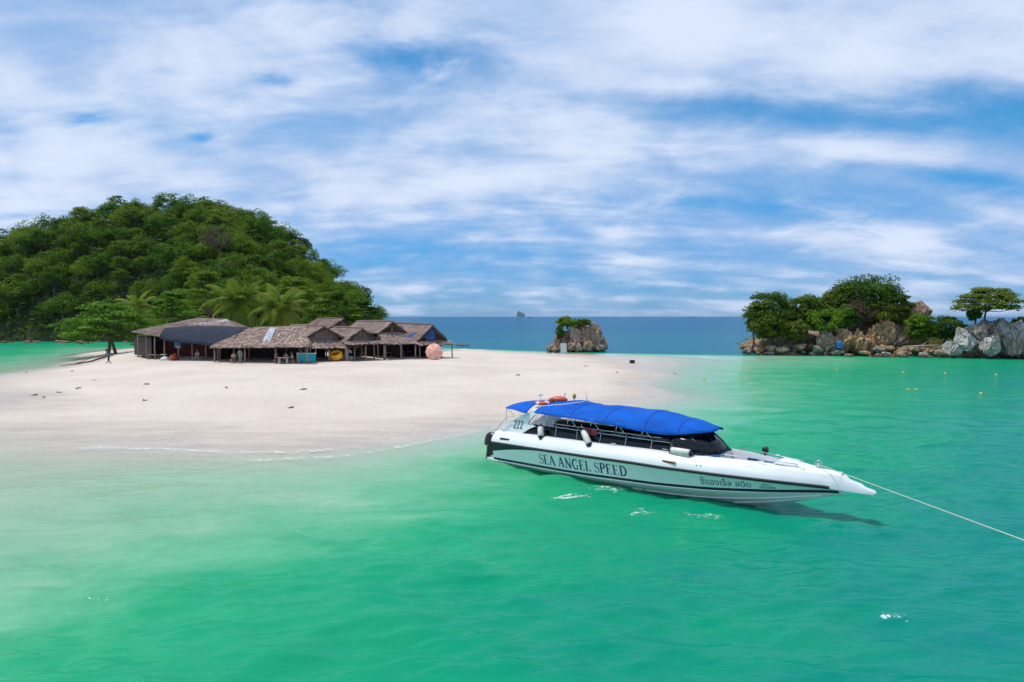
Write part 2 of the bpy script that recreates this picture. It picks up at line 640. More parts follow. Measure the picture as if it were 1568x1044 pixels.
m, t = newmat('sand')
g_ = t.add('ShaderNodeNewGeometry')
P_ = g_.outputs['Position']
sz = t.add('ShaderNodeSeparateXYZ', i0=P_)
nA = t.noise(t.mapping(P_, scale=(.12, .12, .12)), 1.0, 5.0, 0.6, 0.4)
nB = t.noise(t.mapping(P_, scale=(0.10, 0.55, 0.5), rot=(0, 0, R(8))), 2.0, 6.0, 0.65, 0.6)
nC = t.noise(P_, 3.0, 6.0, 0.7)
nD = t.noise(P_, 0.75, 4.0, 0.7, 0.8)
dry = t.mix(t.mapr(nA, 0.3, 0.7), (0.61, 0.512, 0.425), (0.70, 0.603, 0.518))
dry = t.mix(t.mapr(nC, 0.35, 0.75, 0, 0.35), dry, (0.46, 0.385, 0.32))
# leaf litter and trampled darker flecks
dry = t.mix(t.math('MULTIPLY', t.mapr(nD, 0.66, 0.74), t.mapr(nC, 0.5, 0.62)), dry, (0.26, 0.20, 0.15))
hgt = t.math('ADD', sz.outputs[2], t.math('MULTIPLY', t.math('SUBTRACT', nB, 0.5), 0.22))
wet = t.mapr(hgt, 0.30, 0.10)
damp = t.mix(t.mapr(nB, 0.35, 0.65), (0.43, 0.362, 0.30), (0.53, 0.455, 0.39))
col = t.mix(t.math('MULTIPLY', wet, 0.8), dry, damp)
rgh = t.mapr(hgt, 0.02, 0.18, 0.35, 0.92)
vo = t.add('ShaderNodeTexVoronoi', {'feature': 'F1'}, Vector=P_, Scale=1.7)
tread = t.math('MULTIPLY', t.mapr(vo.outputs['Distance'], 0.10, 0.34), t.mapr(nA, 0.35, 0.6))
bp = t.add('ShaderNodeBump', Strength=0.85, Distance=0.12, Height=t.math('ADD', t.math('MULTIPLY', tread, 0.45), t.math('ADD', t.math('MULTIPLY', nC, 0.5), t.math('MULTIPLY', t.noise(P_, 1.1, 5.0, 0.6), 0.9))))
b = t.add('ShaderNodeBsdfPrincipled', Base_Color=col, Roughness=rgh, Normal=bp.outputs[0])
b.inputs['Specular IOR Level'].default_value = 0.25
t.add('ShaderNodeOutputMaterial', i0=b)
M['sand'] = m
me = npmesh('sand_beach', np.stack([GX, GY, GZ], -1).reshape(-1, 3), grid_faces(len(gx), len(gy)), m, True)
setp(mobj('sand_beach', me), 'white sand beach and bar running out into shallow water', 'beach', kind='structure')

# ------------------------------------------------------------------ the sea
wx = axis(-42000, 42000, -17, 24, 0.095, 1.06)
wy = axis(-600, 42000, 10, 34, 0.095, 1.045)
WX, WY = np.meshgrid(wx, wy)
DEP = -terrain(WX, WY)
SX = np.gradient(wx)[None, :] + 0 * WX
SY = np.gradient(wy)[:, None] + 0 * WX
SP = np.maximum(SX, SY)
WZ = np.zeros_like(WX)
calm = np.clip((DEP - 0.02) / 0.7, 0.05, 1.0) ** 0.8
wr = np.random.default_rng(21)
dist_ = np.hypot(WX, WY)
DX = np.zeros_like(WX)
DY = np.zeros_like(WX)
for k in range(84):
    lam = 0.36 * (13.0 ** (wr.random() ** 1.25))            # 0.36 .. 4.7 m, mostly short
    ang = R(-80) + R(30) * wr.normal()
    kx, ky = 2 * math.pi / lam * math.cos(ang), 2 * math.pi / lam * math.sin(ang)
    # gusty patches so that no long regular crests run through
    patch = np.clip(0.35 + 2.2 * _vnoise(WX / (lam * 3.6) + k * 7.7, WY / (lam * 2.2) - k * 3.1, k), 0, 1.4)
    amp = 0.0090 * lam ** 0.74
    ok = np.clip((lam / SP - 2.6) / 2.0, 0, 1)
    ph = kx * WX + ky * WY + wr.random() * 6.28 + 1.3 * _vnoise(WX / (3 * lam) + k, WY / (3 * lam), 90 + k)
    a_ = amp * ok * calm * patch
    WZ += a_ * np.sin(ph)
    cs = a_ * np.cos(ph) * 0.7
    DX += cs * math.cos(ang)
    DY += cs * math.sin(ang)
WX0, WY0 = WX, WY

# foam: a ragged wash along the water's edge and splashes along the boat
wob = 0.05 * fbm(WX / 9, WY / 9, 41, 2)
wash = np.zeros_like(WX)
for d0, wd, am, bias, sd in ((0.03, 0.045, 0.90, 0.6, 31), (0.11, 0.040, 0.84, 0.35, 37), (0.21, 0.040, 0.70, 0.1, 43), (0.34, 0.045, 0.66, 0.0, 47)):
    wash = np.maximum(wash, am * np.exp(-((DEP - d0 - wob * (1 + 8 * d0)) / wd) ** 2) * np.clip(bias + 2.4 * fbm(WX / 6, WY / 3.5, sd, 3), 0, 1))
wash *= np.clip((WY - 20) / 6, 0, 1)
for fx, fy, fr, fa in [(868, 759, .42, 1.0), (930, 749, .50, .9), (903, 741, .42, .7), (978, 783, .42, .85), (1012, 783, .40, .6), (1048, 789, .34, .75), (1086, 791, .36, .9),
                       (835, 729, .45, .6), (1372, 945, .14, 1.1), (952, 768, .5, .5), (1120, 800, .4, .5), (1180, 805, .5, .45), (910, 765, .5, .45), (1225, 806, .4, .4)]:  # the small lone spot off the bow is a sun glint painted white
    c = at_plane(fx, fy, 0)
    wash = np.maximum(wash, 0.92 * fa * np.exp(-(((WX - c.x) / (fr * 2.8)) ** 2 + ((WY - c.y) / (fr * 1.7)) ** 2)))
wash = np.clip(wash, 0, 0.95)

m, t = newmat('sea_water')
g_ = t.add('ShaderNodeNewGeometry')
P_ = g_.outputs['Position']
dep = t.add('ShaderNodeAttribute', {'attribute_name': 'depth'}).outputs['Fac']
foa = t.add('ShaderNodeAttribute', {'attribute_name': 'foam'}).outputs['Fac']
n0 = t.noise(t.mapping(P_, scale=(0.22, 0.42, 0.2), rot=(0, 0, R(12))), 1.0, 6.0, 0.66, 0.6)
dd = t.math('ADD', dep, t.math('MULTIPLY', t.math('MULTIPLY', t.math('SUBTRACT', n0, 0.5), 2.0), t.mapr(dep, 0.05, 1.2)))  # mottled depth colour: suspended sand, with cloud reflections painted in as well
u_ = t.math('DIVIDE', t.math('MAXIMUM', dd, 0.0), 12.0)
u_ = t.math('POWER', u_, 0.5)               # ramp runs on the root of depth: 0.25 -> 0.75 m, 0.5 -> 3 m
BODY = [(0.0, (0.62, 0.66, 0.52)), (0.16, (0.36, 0.56, 0.38)), (0.25, (0.15, 0.45, 0.25)), (0.36, (0.020, 0.335, 0.150)), (0.46, (0.002, 0.265, 0.132)),
        (0.54, (0.001, 0.200, 0.162)), (0.68, (0.003, 0.140, 0.195)), (1.0, (0.003, 0.098, 0.205))]
body = t.ramp(u_, BODY)
opac = t.math('SUBTRACT', 1.0, t.math('EXPONENT', t.math('MULTIPLY', t.math('MAXIMUM', dep, 0.0), -2.6)))
# foam breaks up into lace
fn = t.noise(t.mapping(P_, scale=(1.0, 1.5, 1.0), rot=(0, 0, R(14))), 3.2, 7.0, 0.74, 1.4)
thr = t.math('MULTIPLY_ADD', foa, -0.42, 0.83)
fm = t.math('MULTIPLY', t.mapr(t.math('SUBTRACT', fn, thr), 0.0, 0.10, 0.0, 0.9), t.mapr(foa, 0.03, 0.2))
body = t.mix(fm, body, (0.80, 0.82, 0.80))
opac = t.math('MAXIMUM', opac, t.math('MULTIPLY', fm, 0.9))
# ripples
r1 = t.noise(t.mapping(P_, scale=(0.8, 1.6, 1), rot=(0, 0, R(10))), 2.6, 3.0, 0.55, 0.7)
r2 = t.noise(t.mapping(P_, scale=(0.10, 0.28, 1), rot=(0, 0, R(-6))), 1.2, 6.0, 0.6, 0.4)
sy = t.add('ShaderNodeSeparateXYZ', i0=P_)
r3 = t.noise(t.mapping(P_, scale=(0.22, 0.75, 1), rot=(0, 0, R(5))), 1.0, 4.0, 0.65, 0.5)
far_w = t.mapr(sy.outputs[1], 32.0, 75.0, 0.0, 8.0)
bp = t.add('ShaderNodeBump', Strength=0.6, Distance=0.06, Height=t.math('ADD', t.math('MULTIPLY', r3, far_w), t.math('ADD', r1, t.math('MULTIPLY', r2, 1.6))))
dif = t.add('ShaderNodeBsdfDiffuse', Color=body, Roughness=0.0)
dif2 = dif
t.l.new(bp.outputs[0], dif.inputs['Normal'])
tr = t.add('ShaderNodeBsdfTransparent', Color=t.mix(t.mapr(dep, 0.0, 0.35), (1, 1, 1), (0.86, 1.0, 0.94)))
vol = t.add('ShaderNodeMixShader', i0=opac, i1=tr.outputs[0], i2=dif.outputs[0])
fr = t.add('ShaderNodeFresnel', IOR=1.33)
t.l.new(bp.outputs[0], fr.inputs['Normal'])
gl = t.add('ShaderNodeBsdfGlossy', Color=(0.86, 0.97, 1), Roughness=0.05)
t.l.new(bp.outputs[0], gl.inputs['Normal'])
ff = t.math('MULTIPLY', t.math('MINIMUM', fr.outputs[0], 0.50), 0.56)
ff = t.math('MULTIPLY', ff, t.mapr(dep, 0.0, 0.25, 0.0, 1.0))
mx = t.add('ShaderNodeMixShader', i0=ff, i1=vol.outputs[0], i2=gl.outputs[0])
t.add('ShaderNodeOutputMaterial', i0=mx)
M['sea'] = m
me = npmesh('sea', np.stack([WX + DX, WY + DY, WZ], -1).reshape(-1, 3), grid_faces(len(wx), len(wy)), m, True,
            {'depth': ('POINT', DEP.ravel()), 'foam': ('POINT', wash.ravel())})
setp(mobj('sea', me), 'turquoise shallow sea turning blue towards the horizon', 'sea', kind='structure')

# ------------------------------------------------------------------ wooded hill
M['leaf_hill'] = mat_leaf('leaf_hill', (0.030, 0.090, 0.004), (0.172, 0.292, 0.012), 0.40, 0.7)
M['leaf_bright'] = mat_leaf('leaf_bright', (0.060, 0.150, 0.008), (0.200, 0.340, 0.020), 0.40, 0.6)
M['leaf_islet'] = mat_leaf('leaf_islet', (0.030, 0.080, 0.007), (0.150, 0.235, 0.020), 0.34, 0.9)
M['leaf_palm'] = mat_leaf('leaf_palm', (0.095, 0.180, 0.018), (0.280, 0.360, 0.050), 0.35, 0.5)
M['leaf_dry'] = mat_leaf('leaf_dry', (0.085, 0.055, 0.035), (0.170, 0.110, 0.075), 0.2, 0.4)
M['twig'] = mat_bark('twig', (0.15, 0.10, 0.075))

m, t = newmat('hill_soil')
g_ = t.add('ShaderNodeNewGeometry')
nz = t.noise(g_.outputs['Position'], 0.5, 6.0, 0.65)
b = t.add('ShaderNodeBsdfPrincipled', Base_Color=t.mix(t.mapr(nz, 0.35, 0.65), (0.018, 0.030, 0.008), (0.050, 0.050, 0.022)), Roughness=0.95)
t.add('ShaderNodeOutputMaterial', i0=b)
M['hill'] = m

YR = 215.0
_sil = [(-420, 478), (-300, 455), (-200, 435), (-110, 412), (-40, 388), (0, 374), (60, 352), (130, 325), (200, 310), (275, 299), (340, 307), (400, 320), (440, 352), (480, 384), (520, 419), (560, 444), (585, 470), (600, 484)]
_rx = np.array([at_depth(a, b, YR).x for a, b in _sil])
_rz = np.maximum(np.array([at_depth(a, b, YR).z for a, b in _sil]) - 6.6, 0.6)


def hill_z(x, y):
    x = np.asarray(x, float)
    y = np.asarray(y, float)
    rz = np.interp(x, _rx, _rz, left=0.2, right=0.0)
    y0 = 168 - 26 * np.clip((x + 95) / 30, 0, 1)
    tt = np.clip((y - y0) / (YR - y0), -0.2, 1)
    back = np.clip((y - YR) / 55, 0, 1)
    z = rz * np.sign(tt) * np.abs(np.sin(np.pi / 2 * tt)) ** 0.85 * np.cos(np.pi / 2 * back) ** 1.0
    z = z + 1.6 * fbm(x / 16, y / 16, 51, 3) * np.clip(z / 6, 0, 1)
    return z - 0.4


hx = np.arange(-235, -30, 2.2)
hy = np.arange(138, 275, 2.2)
HX, HY = np.meshgrid(hx, hy)
HZ = hill_z(HX, HY)
me = npmesh('hill', np.stack([HX, HY, HZ], -1).reshape(-1, 3), grid_faces(len(hx), len(hy)), M['hill'], True)
setp(mobj('hill', me), 'steep wooded hill rising behind the beach huts', 'hill', kind='structure')


def leaf_cloud(pts, nrm, size, tone, r_, aspect=0.55):
    """one kite-shaped leaf per point, facing nrm"""
    n = len(pts)
    nrm = nrm / (np.linalg.norm(nrm, axis=1, keepdims=True) + 1e-9)
    a = np.cross(nrm, r_.normal(size=(n, 3)))
    a /= (np.linalg.norm(a, axis=1, keepdims=True) + 1e-9)
    b_ = np.cross(nrm, a)
    s = (size * (0.6 + 0.8 * r_.random(n)))[:, None]
    v = np.stack([pts - a * s, pts + b_ * s * aspect - nrm * s * .12, pts + a * s, pts - b_ * s * aspect - nrm * s * .12], 1).reshape(-1, 3)
    f = np.arange(4 * n).reshape(n, 4)
    return v, f, np.repeat(tone, 4)


def crown_mesh(name, seed, Rx, Rz, zc, lobes, per, leaf, mat, flat=0.75, lobe_r=(0.28, 0.46), shell=0.62, tiers=None, upbias=0.6, low=-0.55):
    r_ = np.random.default_rng(seed)
    C, LR, TZ = [], [], []
    for i in range(lobes):
        while True:
            p = r_.uniform(-1, 1, 3)
            if np.linalg.norm(p) < 1 and p[2] > low:
                break
        p = p / max(np.linalg.norm(p), 1e-6) * (np.linalg.norm(p) ** 0.45)
        sp = r_.uniform(0.80, 1.12)
        c = np.array([p[0] * Rx * 0.78 * sp, p[1] * Rx * 0.78 * sp, zc + p[2] * Rz * 0.74 * sp])
        if tiers:
            k = r_.integers(0, len(tiers))
            rr = Rx * tiers[k][1] * (0.25 + 0.75 * r_.random() ** 0.6) * 0.85
            an = r_.random() * 6.283
            c = np.array([rr * math.cos(an), rr * math.sin(an), zc + Rz * tiers[k][0] + 0.12 * Rz * r_.normal()])
        C.append(c)
        LR.append(Rx * r_.uniform(*lobe_r))
    P, Nn, T = [], [], []
    for c, lr in zip(C, LR):
        q = r_.normal(size=(per, 3))
        q /= np.linalg.norm(q, axis=1, keepdims=True)
        rad = lr * (shell + (1.08 - shell) * r_.random(per) ** 0.7)[:, None]
        q2 = q * rad
        q2[:, 2] *= flat
        # cut the underside: foliage sits on top of the limb
        keep = q[:, 2] > -0.45 + 0.3 * r_.random(per)
        P.append((c + q2)[keep])
        nn = q + np.array([0, 0, upbias]) + 0.55 * r_.normal(size=q.shape)
        Nn.append(nn[keep])
        T.append(np.clip(r_.random() * 0.75 + 0.25 * r_.random(keep.sum()), 0, 1))
    P, Nn, T = np.concatenate(P), np.concatenate(Nn), np.concatenate(T)
    v, f, tn = leaf_cloud(P, Nn, np.full(len(P), leaf), T, r_)
    return npmesh(name, v, f, mat, False, {'tone': ('POINT', tn)}), C


def trunk_mesh(name, seed, C, zc, rad, mat, base=(0, 0, -0.6), lean=0.3, maxl=9):
    r_ = random.Random(seed)
    mb = MB()
    top = Vector((r_.uniform(-lean, lean), r_.uniform(-lean, lean), zc * 0.62))
    b0 = Vector(base)
    mid = (b0 + top) / 2 + Vector((r_.uniform(-.2, .2), r_.uniform(-.2, .2), 0))
    mb.tube([b0, b0.lerp(mid, .4), mid, top], [rad * 1.35, rad * 1.05, rad * .9, rad * .72], 7)
    for c in C[:maxl]:
        c = Vector(c)
        k = top.lerp(c, 0.45) + Vector((0, 0, -0.15 * (c - top).length * r_.random()))
        mb.tube([top - Vector((0, 0, rad)), k, c], [rad * .5, rad * .32, rad * .12], 5)
    return _mesh_of(mb, name, mat)


def _mesh_of(mb, name, mat, smooth=True):
    me = bpy.data.meshes.new(name)
    me.from_pydata(mb.v, [], mb.f)
    me.materials.append(mat)
    if smooth:
        me.polygons.foreach_set('use_smooth', np.ones(len(me.polygons), dtype=bool))
    me.update()
    return me


KINDS_T = []
for k in range(9):
    rr = np.random.default_rng(100 + k)
    Rx = 3.6 + 0.9 * rr.random()
    Rz = Rx * (0.72 + 0.25 * rr.random())
    zc = 3.4 + 1.2 * rr.random()
    if k in (3, 7):
        tiers = [(-0.55, 1.0), (-0.15, 0.95), (0.3, 0.75), (0.7, 0.45)]
        cm, C = crown_mesh('crown', 200 + k, Rx * 1.05, Rz, zc, 44, 62, 0.23, M['leaf_hill'], flat=0.30, lobe_r=(0.22, 0.36), shell=0.15, tiers=tiers, upbias=1.3)
    else:
        cm, C = crown_mesh('crown', 200 + k, Rx, Rz, zc, 30 + int(8 * rr.random()), 96, 0.23, M['leaf_hill'], lobe_r=(0.24, 0.40), upbias=0.75)
    tm = trunk_mesh('trunk', 300 + k, C, zc, 0.22, M['bark'])
    KINDS_T.append((cm, tm))


def place_tree(name, label, cm, tm, loc, rz, sc, group=None, cat='tree', lean=(0, 0)):
    e = empty(name, loc, rz)
    e.rotation_euler = (lean[0], lean[1], rz)
    e.scale = sc if hasattr(sc, '__len__') else (sc, sc, sc)
    setp(e, label, cat, group)
    if tm:
        mobj('trunk', tm, e)
    mobj('crown', cm, e)
    return e


tr_r = np.random.default_rng(77)
n_hill = 0
hill_spots = []
step = 5.6
for j, yy in enumerate(np.arange(141, 232, step * 0.78)):
    for xx in np.arange(-178, -34, step):
        x = xx + (j % 2) * step / 2 + tr_r.uniform(-1.7, 1.7)
        y = yy + tr_r.uniform(-1.6, 1.6)
        z = float(hill_z(x, y))
        d = Vector((x, y, z + 4))
        px = 784 + FPX * x / y
        if z < 0.2 or px < -70 or (y > YR + 9):
            continue
        hill_spots.append((x, y, z))
# the trees one can see: tops must clear what stands in front of them
vis = []
hs = sorted(hill_spots, key=lambda p: p[1])
for (x, y, z) in hs:
    el = (z + 7.0 - CAM_H) / y
    blocked = sum(1 for (a, b_, c) in hs if b_ < y - 2 and abs(a / b_ - x / y) < 2.2 / y and (c + 6.2 - CAM_H) / b_ > el)
    if blocked < 2:
        vis.append((x, y, z))
DRY = [(332, 378), (345, 402), (322, 395)]
for (x, y, z) in vis:
    k = int(tr_r.integers(0, len(KINDS_T)))
    s = 0.66 + 0.5 * tr_r.random() ** 1.2 + (0.15 if tr_r.random() < .05 else 0)
    if z < 4:
        s *= 0.8
    place_tree('broadleaf_tree', 'broad-leaved green tree among many in the dense wood on the hill', KINDS_T[k][0], KINDS_T[k][1], (x, y, z - 0.2), tr_r.random() * 6.28, (s, s, s * (0.85 + 0.3 * tr_r.random())),
               'trees of the hillside wood')
    n_hill += 1
print('hill trees', n_hill)

# brushwood between the trunks: nobody could count it
ur = np.random.default_rng(5)
ux = ur.uniform(-178, -32, 34000)
uy = ur.uniform(140, 222, 34000)
uz = hill_z(ux, uy)
kk = (uz > -0.3) & (784 + FPX * ux / uy > -60)
ux, uy, uz = ux[kk], uy[kk], uz[kk]
hump = 2.6 * (0.5 + fbm(ux / 3.0, uy / 3.0, 12, 2))
pts = np.stack([ux, uy, uz + hump * ur.random(len(ux)) + 0.1], -1)
v, f, tn = leaf_cloud(pts, np.array([0, -0.3, 0.8]) + 0.7 * ur.normal(size=pts.shape), np.full(len(pts), 0.55), 0.7 * np.clip(0.5 + fbm(ux / 5, uy / 5, 15, 3), 0, 1), ur)
setp(mobj('undergrowth', npmesh('undergrowth', v, f, M['leaf_hill'], False, {'tone': ('POINT', tn)})), 'dense green brushwood covering the ground of the hill', 'undergrowth', kind='stuff')


def hill_point(px, py):
    """where the line of sight through a picture point meets the hill"""
    d = ray(px, py)
    for y in np.arange(120, 240, 0.5):
        tt = y / d.y
        if hill_z(d.x * tt, y) + 3.0 > CAM_H + d.z * tt:
            return Vector((d.x * tt, y, float(hill_z(d.x * tt, y))))
    return None


# a bare brown tree high on the slope, and two on the outer flank
for (px, py, s, lab) in [(334, 372, 1.25, 'dry brown leafless-looking tree high on the green hillside'),
                         (346, 404, 0.8, 'smaller dry brown tree just below the larger dry one on the hill'),
                         (520, 425, 0.6, 'dry brownish bush on the steep outer flank of the hill')]:
    p = hill_point(px, py + 12)
    cm, C = crown_mesh('crown', int(px), 3.6, 2.9, 4.2, 26, 46, 0.16, M['leaf_dry'], lobe_r=(0.3, 0.45), shell=0.3, upbias=0.2)
    tm = trunk_mesh('trunk', int(px), C, 4.2, 0.2, M['twig'], maxl=26)
    d = (Vector((0, 0, CAM_H)) - p).normalized()
    place_tree('dry_tree', lab, cm, tm, p + d * 3.0 + Vector((0, 0, .3)), 0.4, s)

# ------------------------------------------------------------------ shore trees with level tiers of big leaves, just behind the huts
TIER = [(-0.75, 1.0), (-0.4, 1.05), (0.0, 0.9), (0.4, 0.65), (0.8, 0.32)]


def shore_tree(label, px, py_base, py_top, D, halfw_px, seed, mat, zg, stems=1, leafs=52, lob=90):
    base = at_depth(px, py_base, D)
    base.z = zg
    top = at_depth(px, py_top, D).z
    Rx = halfw_px * D / FPX
    H = top - zg
    Rz = H * 0.36
    zc = H - Rz * 0.95
    cm, C = crown_mesh('crown', seed, Rx, Rz, zc, int(lob * 1.5), int(leafs * 1.3), 0.24, mat, flat=0.26, lobe_r=(0.13, 0.26), shell=0.1, tiers=TIER, upbias=1.5)
    e = empty('shore_tree', base, 0)
    setp(e, label, 'tree')
    for s in range(stems):
        mobj('trunk', trunk_mesh('trunk', seed + s, C[s::stems], zc, 0.24, M['bark'], base=(s * 1.2 - 0.3, s * .4, -0.7), lean=0.6, maxl=18), e)
    mobj('crown', cm, e)
    return e


shore_tree('bright green spreading tree with level branches standing by the lagoon edge', 168, 545, 468, 103, 80, 11, M['leaf_bright'], 0.55, 2, 56, 130)
shore_tree('bright green tiered tree directly behind the hut with the dark tarpaulin', 268, 520, 446, 112, 46, 12, M['leaf_bright'], 1.0, 1, 60, 80)
shore_tree('darker tiered tree behind the two coconut palms', 452, 520, 428, 133, 62, 13, M['leaf_hill'], 1.2, 1, 60, 110)
shore_tree('darker tiered tree between the palms and the long back roof', 512, 520, 448, 128, 52, 14, M['leaf_hill'], 1.2, 1, 60, 100)
shore_tree('dark tiered tree on the slope above the bright green one', 318, 500, 416, 140, 48, 15, M['leaf_hill'], 2.0, 1, 60, 90)
shore_tree('low dark tree at the foot of the outer hill flank', 556, 510, 460, 134, 36, 16, M['leaf_hill'], 1.0, 1, 60, 80)
shore_tree('green bushy tree filling the gap behind the palm crowns', 392, 520, 442, 126, 44, 17, M['leaf_hill'], 1.2, 1, 60, 90)


def frond_mesh(seed, mat, L=4.4, droop=1.0):
    r_ = np.random.default_rng(seed)
    n = 16
    ts = np.linspace(0, 1, n)
    rx = L * (ts - 0.12 * ts ** 3)
    rz = L * (0.42 * ts - 0.62 * droop * ts ** 2.1)
    mb_v, mb_f, tone = [], [], []

    def quad(a, b_, c, d_, tn):
        i = len(mb_v)
        mb_v.extend([a, b_, c, d_])
        mb_f.append((i, i + 1, i + 2, i + 3))
        tone.extend([tn] * 4)
    for i in range(n - 1):
        w0, w1 = 0.05 * (1 - ts[i]) + .012, 0.05 * (1 - ts[i + 1]) + .012
        quad((rx[i], -w0, rz[i]), (rx[i + 1], -w1, rz[i + 1]), (rx[i + 1], w1, rz[i + 1]), (rx[i], w0, rz[i]), 1.0)
        quad((rx[i], 0, rz[i] - w0), (rx[i + 1], 0, rz[i + 1] - w1), (rx[i + 1], 0, rz[i + 1] + w1), (rx[i], 0, rz[i] + w0), 1.0)
    m_ = 44
    for s in (-1, 1):
        for k in range(m_):
            tt = 0.10 + 0.9 * k / (m_ - 1)
            x = np.interp(tt, ts, rx)
            z = np.interp(tt, ts, rz)
            ll = L * 0.21 * math.sin(math.pi * min(1, tt * 0.86 + 0.16)) ** 0.7 + 0.12
            sw = 0.45 + 0.35 * tt
            dx, dy = math.sin(sw) * ll, math.cos(sw) * ll * s
            dz = -ll * (0.35 + 0.35 * r_.random())
            w = 0.055
            tn = 0.25 + 0.6 * r_.random()
            mid = (x + dx * .55, dy * .6, z + dz * .35)
            quad((x - w, 0, z), (x + w, 0, z), (mid[0] + w, mid[1], mid[2]), (mid[0] - w, mid[1], mid[2]), tn)
            quad((mid[0] - w, mid[1], mid[2]), (mid[0] + w, mid[1], mid[2]), (x + dx + .01, dy, z + dz), (x + dx - .01, dy, z + dz), tn)
    return npmesh('frond', mb_v, np.array(mb_f), mat, False, {'tone': ('POINT', tone)})


FR = [frond_mesh(1, M['leaf_palm'], 4.6, 0.85), frond_mesh(2, M['leaf_palm'], 4.6, 1.15), frond_mesh(3, M['leaf_palm'], 4.4, 1.5)]


def palm(label, px, py, D, zg, size, seed, nf=22):
    c = at_depth(px, py, D)
    e = empty('coconut_palm', (c.x, c.y, zg))
    setp(e, label, 'palm tree', 'coconut palms behind the huts')
    r_ = random.Random(seed)
    h = c.z - zg
    mb = MB()
    lx = r_.uniform(-.9, .9)
    pts = [(lx * (1 - k / 8) ** 1.6, 0.3 * (1 - k / 8), -0.5 + (h + .5) * k / 8) for k in range(9)]
    mb.tube(pts, [0.22, .18, .16, .15, .15, .14, .14, .15, .2], 8)
    mb.build('trunk', M['palm_bark'], e, True)
    for k in range(nf):
        a = k * 2.39996 + r_.uniform(-.2, .2)
        lvl = k / nf
        pit = R(52) - R(100) * lvl + R(r_.uniform(-8, 8))
        o = mobj('frond', FR[0 if lvl < .4 else (1 if lvl < .75 else 2)], e, (0, 0, h + .1))
        s = size * r_.uniform(.85, 1.1)
        o.rotation_euler = Matrix.Rotation(a, 3, 'Z').to_4x4().to_3x3().to_euler() if False else (Matrix.Rotation(a, 3, 'Z') @ Matrix.Rotation(-pit, 3, 'Y') @ Matrix.Rotation(r_.uniform(-.5, .5), 3, 'X')).to_euler()
        o.scale = (s, s, s)
    nuts = MB()
    for k in range(7):
        a = k * .9
        nuts.lathe([(.02, -.16), (.1, -.1), (.13, 0), (.1, .1), (.02, .15)], (.26 * math.cos(a), .26 * math.sin(a), h - .15 - .1 * (k % 2)), 8)
    nuts.build('coconut_bunch', M['leaf_palm'], e, True)
    return e


palm('larger coconut palm behind the dark tarpaulin, its crown nearest the hill', 366, 466, 101, 1.0, 1.22, 3, 26)
palm('coconut palm beside the larger one, directly behind the pale-striped thatched roof', 428, 472, 99, 1.0, 1.12, 4, 24)
palm('small half-hidden coconut palm between the bright green trees', 210, 470, 118, 1.0, 0.85, 5, 16)

# ------------------------------------------------------------------ thatched beach huts
def mat_thatch(name, dark, light):
    m, t = newmat(name)
    at = t.add('ShaderNodeAttribute', {'attribute_name': 'tone'})
    g = t.add('ShaderNodeNewGeometry')
    n1 = t.noise(g.outputs['Position'], 1.1, 5.0, 0.65)
    n2 = t.noise(g.outputs['Position'], 9.0, 4.0, 0.7)
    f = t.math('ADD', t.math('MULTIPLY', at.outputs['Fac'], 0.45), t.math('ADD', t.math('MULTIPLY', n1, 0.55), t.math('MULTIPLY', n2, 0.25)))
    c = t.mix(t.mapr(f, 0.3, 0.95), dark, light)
    b = t.add('ShaderNodeBsdfPrincipled', Base_Color=c, Roughness=0.95)
    b.inputs['Specular IOR Level'].default_value = 0.1
    t.add('ShaderNodeOutputMaterial', i0=b)
    return m


M['thatch'] = mat_thatch('thatch', (0.23, 0.155, 0.122), (0.60, 0.455, 0.385))
M['thatch_old'] = mat_thatch('thatch_old', (0.20, 0.140, 0.118), (0.52, 0.405, 0.355))
M['thatch_gable_shaded'] = mat_thatch('thatch_gable_shaded', (0.11, 0.082, 0.070), (0.30, 0.235, 0.205))  # darker copy of the thatch: shade on the gables put into its colour
M['tarp_dark'] = mat_plain('tarpaulin_dark', (0.006, 0.012, 0.030), 0.9, var=0.35, scale=0.9, bump=0.4, bscale=3.0)
M['tarp_blue'] = mat_plain('tarpaulin_blue', (0.012, 0.065, 0.270), 0.4, var=0.2, scale=2.0)
M['panel_shade'] = mat_plain('shade_panel', (0.045, 0.033, 0.026), 0.95, var=0.4, scale=3.0)  # near-black material of the added panels that deepen the shade in the huts
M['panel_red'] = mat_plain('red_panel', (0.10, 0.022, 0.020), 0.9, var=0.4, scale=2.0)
M['sheet_grey'] = mat_plain('sheet_grey', (0.42, 0.45, 0.50), 0.6, var=0.2, scale=2.5)
M['white_paint'] = mat_plain('white_paint', (0.72, 0.73, 0.72), 0.5, var=0.08, scale=3)
M['turquoise'] = mat_plain('turquoise_paint', (0.005, 0.36, 0.43), 0.45, var=0.1, scale=2)
M['yellow_vinyl'] = mat_plain('yellow_vinyl', (0.85, 0.42, 0.01), 0.3, var=0.08)
M['orange_vinyl'] = mat_plain('orange_vinyl', (0.62, 0.12, 0.008), 0.3, var=0.08)
M['white_vinyl'] = mat_plain('white_vinyl', (0.80, 0.80, 0.78), 0.3, var=0.03)
M['pink_cloth'] = mat_plain('pink_cloth', (0.52, 0.03, 0.20), 0.85, var=0.2)
M['umbrella_a'] = mat_plain('umbrella_peach', (0.78, 0.36, 0.27), 0.8, var=0.08)
M['umbrella_b'] = mat_plain('umbrella_pale_peach', (0.80, 0.47, 0.37), 0.8, var=0.08)
M['blue_plastic'] = mat_plain('blue_plastic', (0.01, 0.16, 0.42), 0.4, var=0.12)
M['orange_red'] = mat_plain('orange_red_plastic', (0.62, 0.10, 0.03), 0.45, var=0.1)
M['steel'] = mat_plain('stainless_steel', (0.72, 0.73, 0.74), 0.22, 1.0, var=0.05)
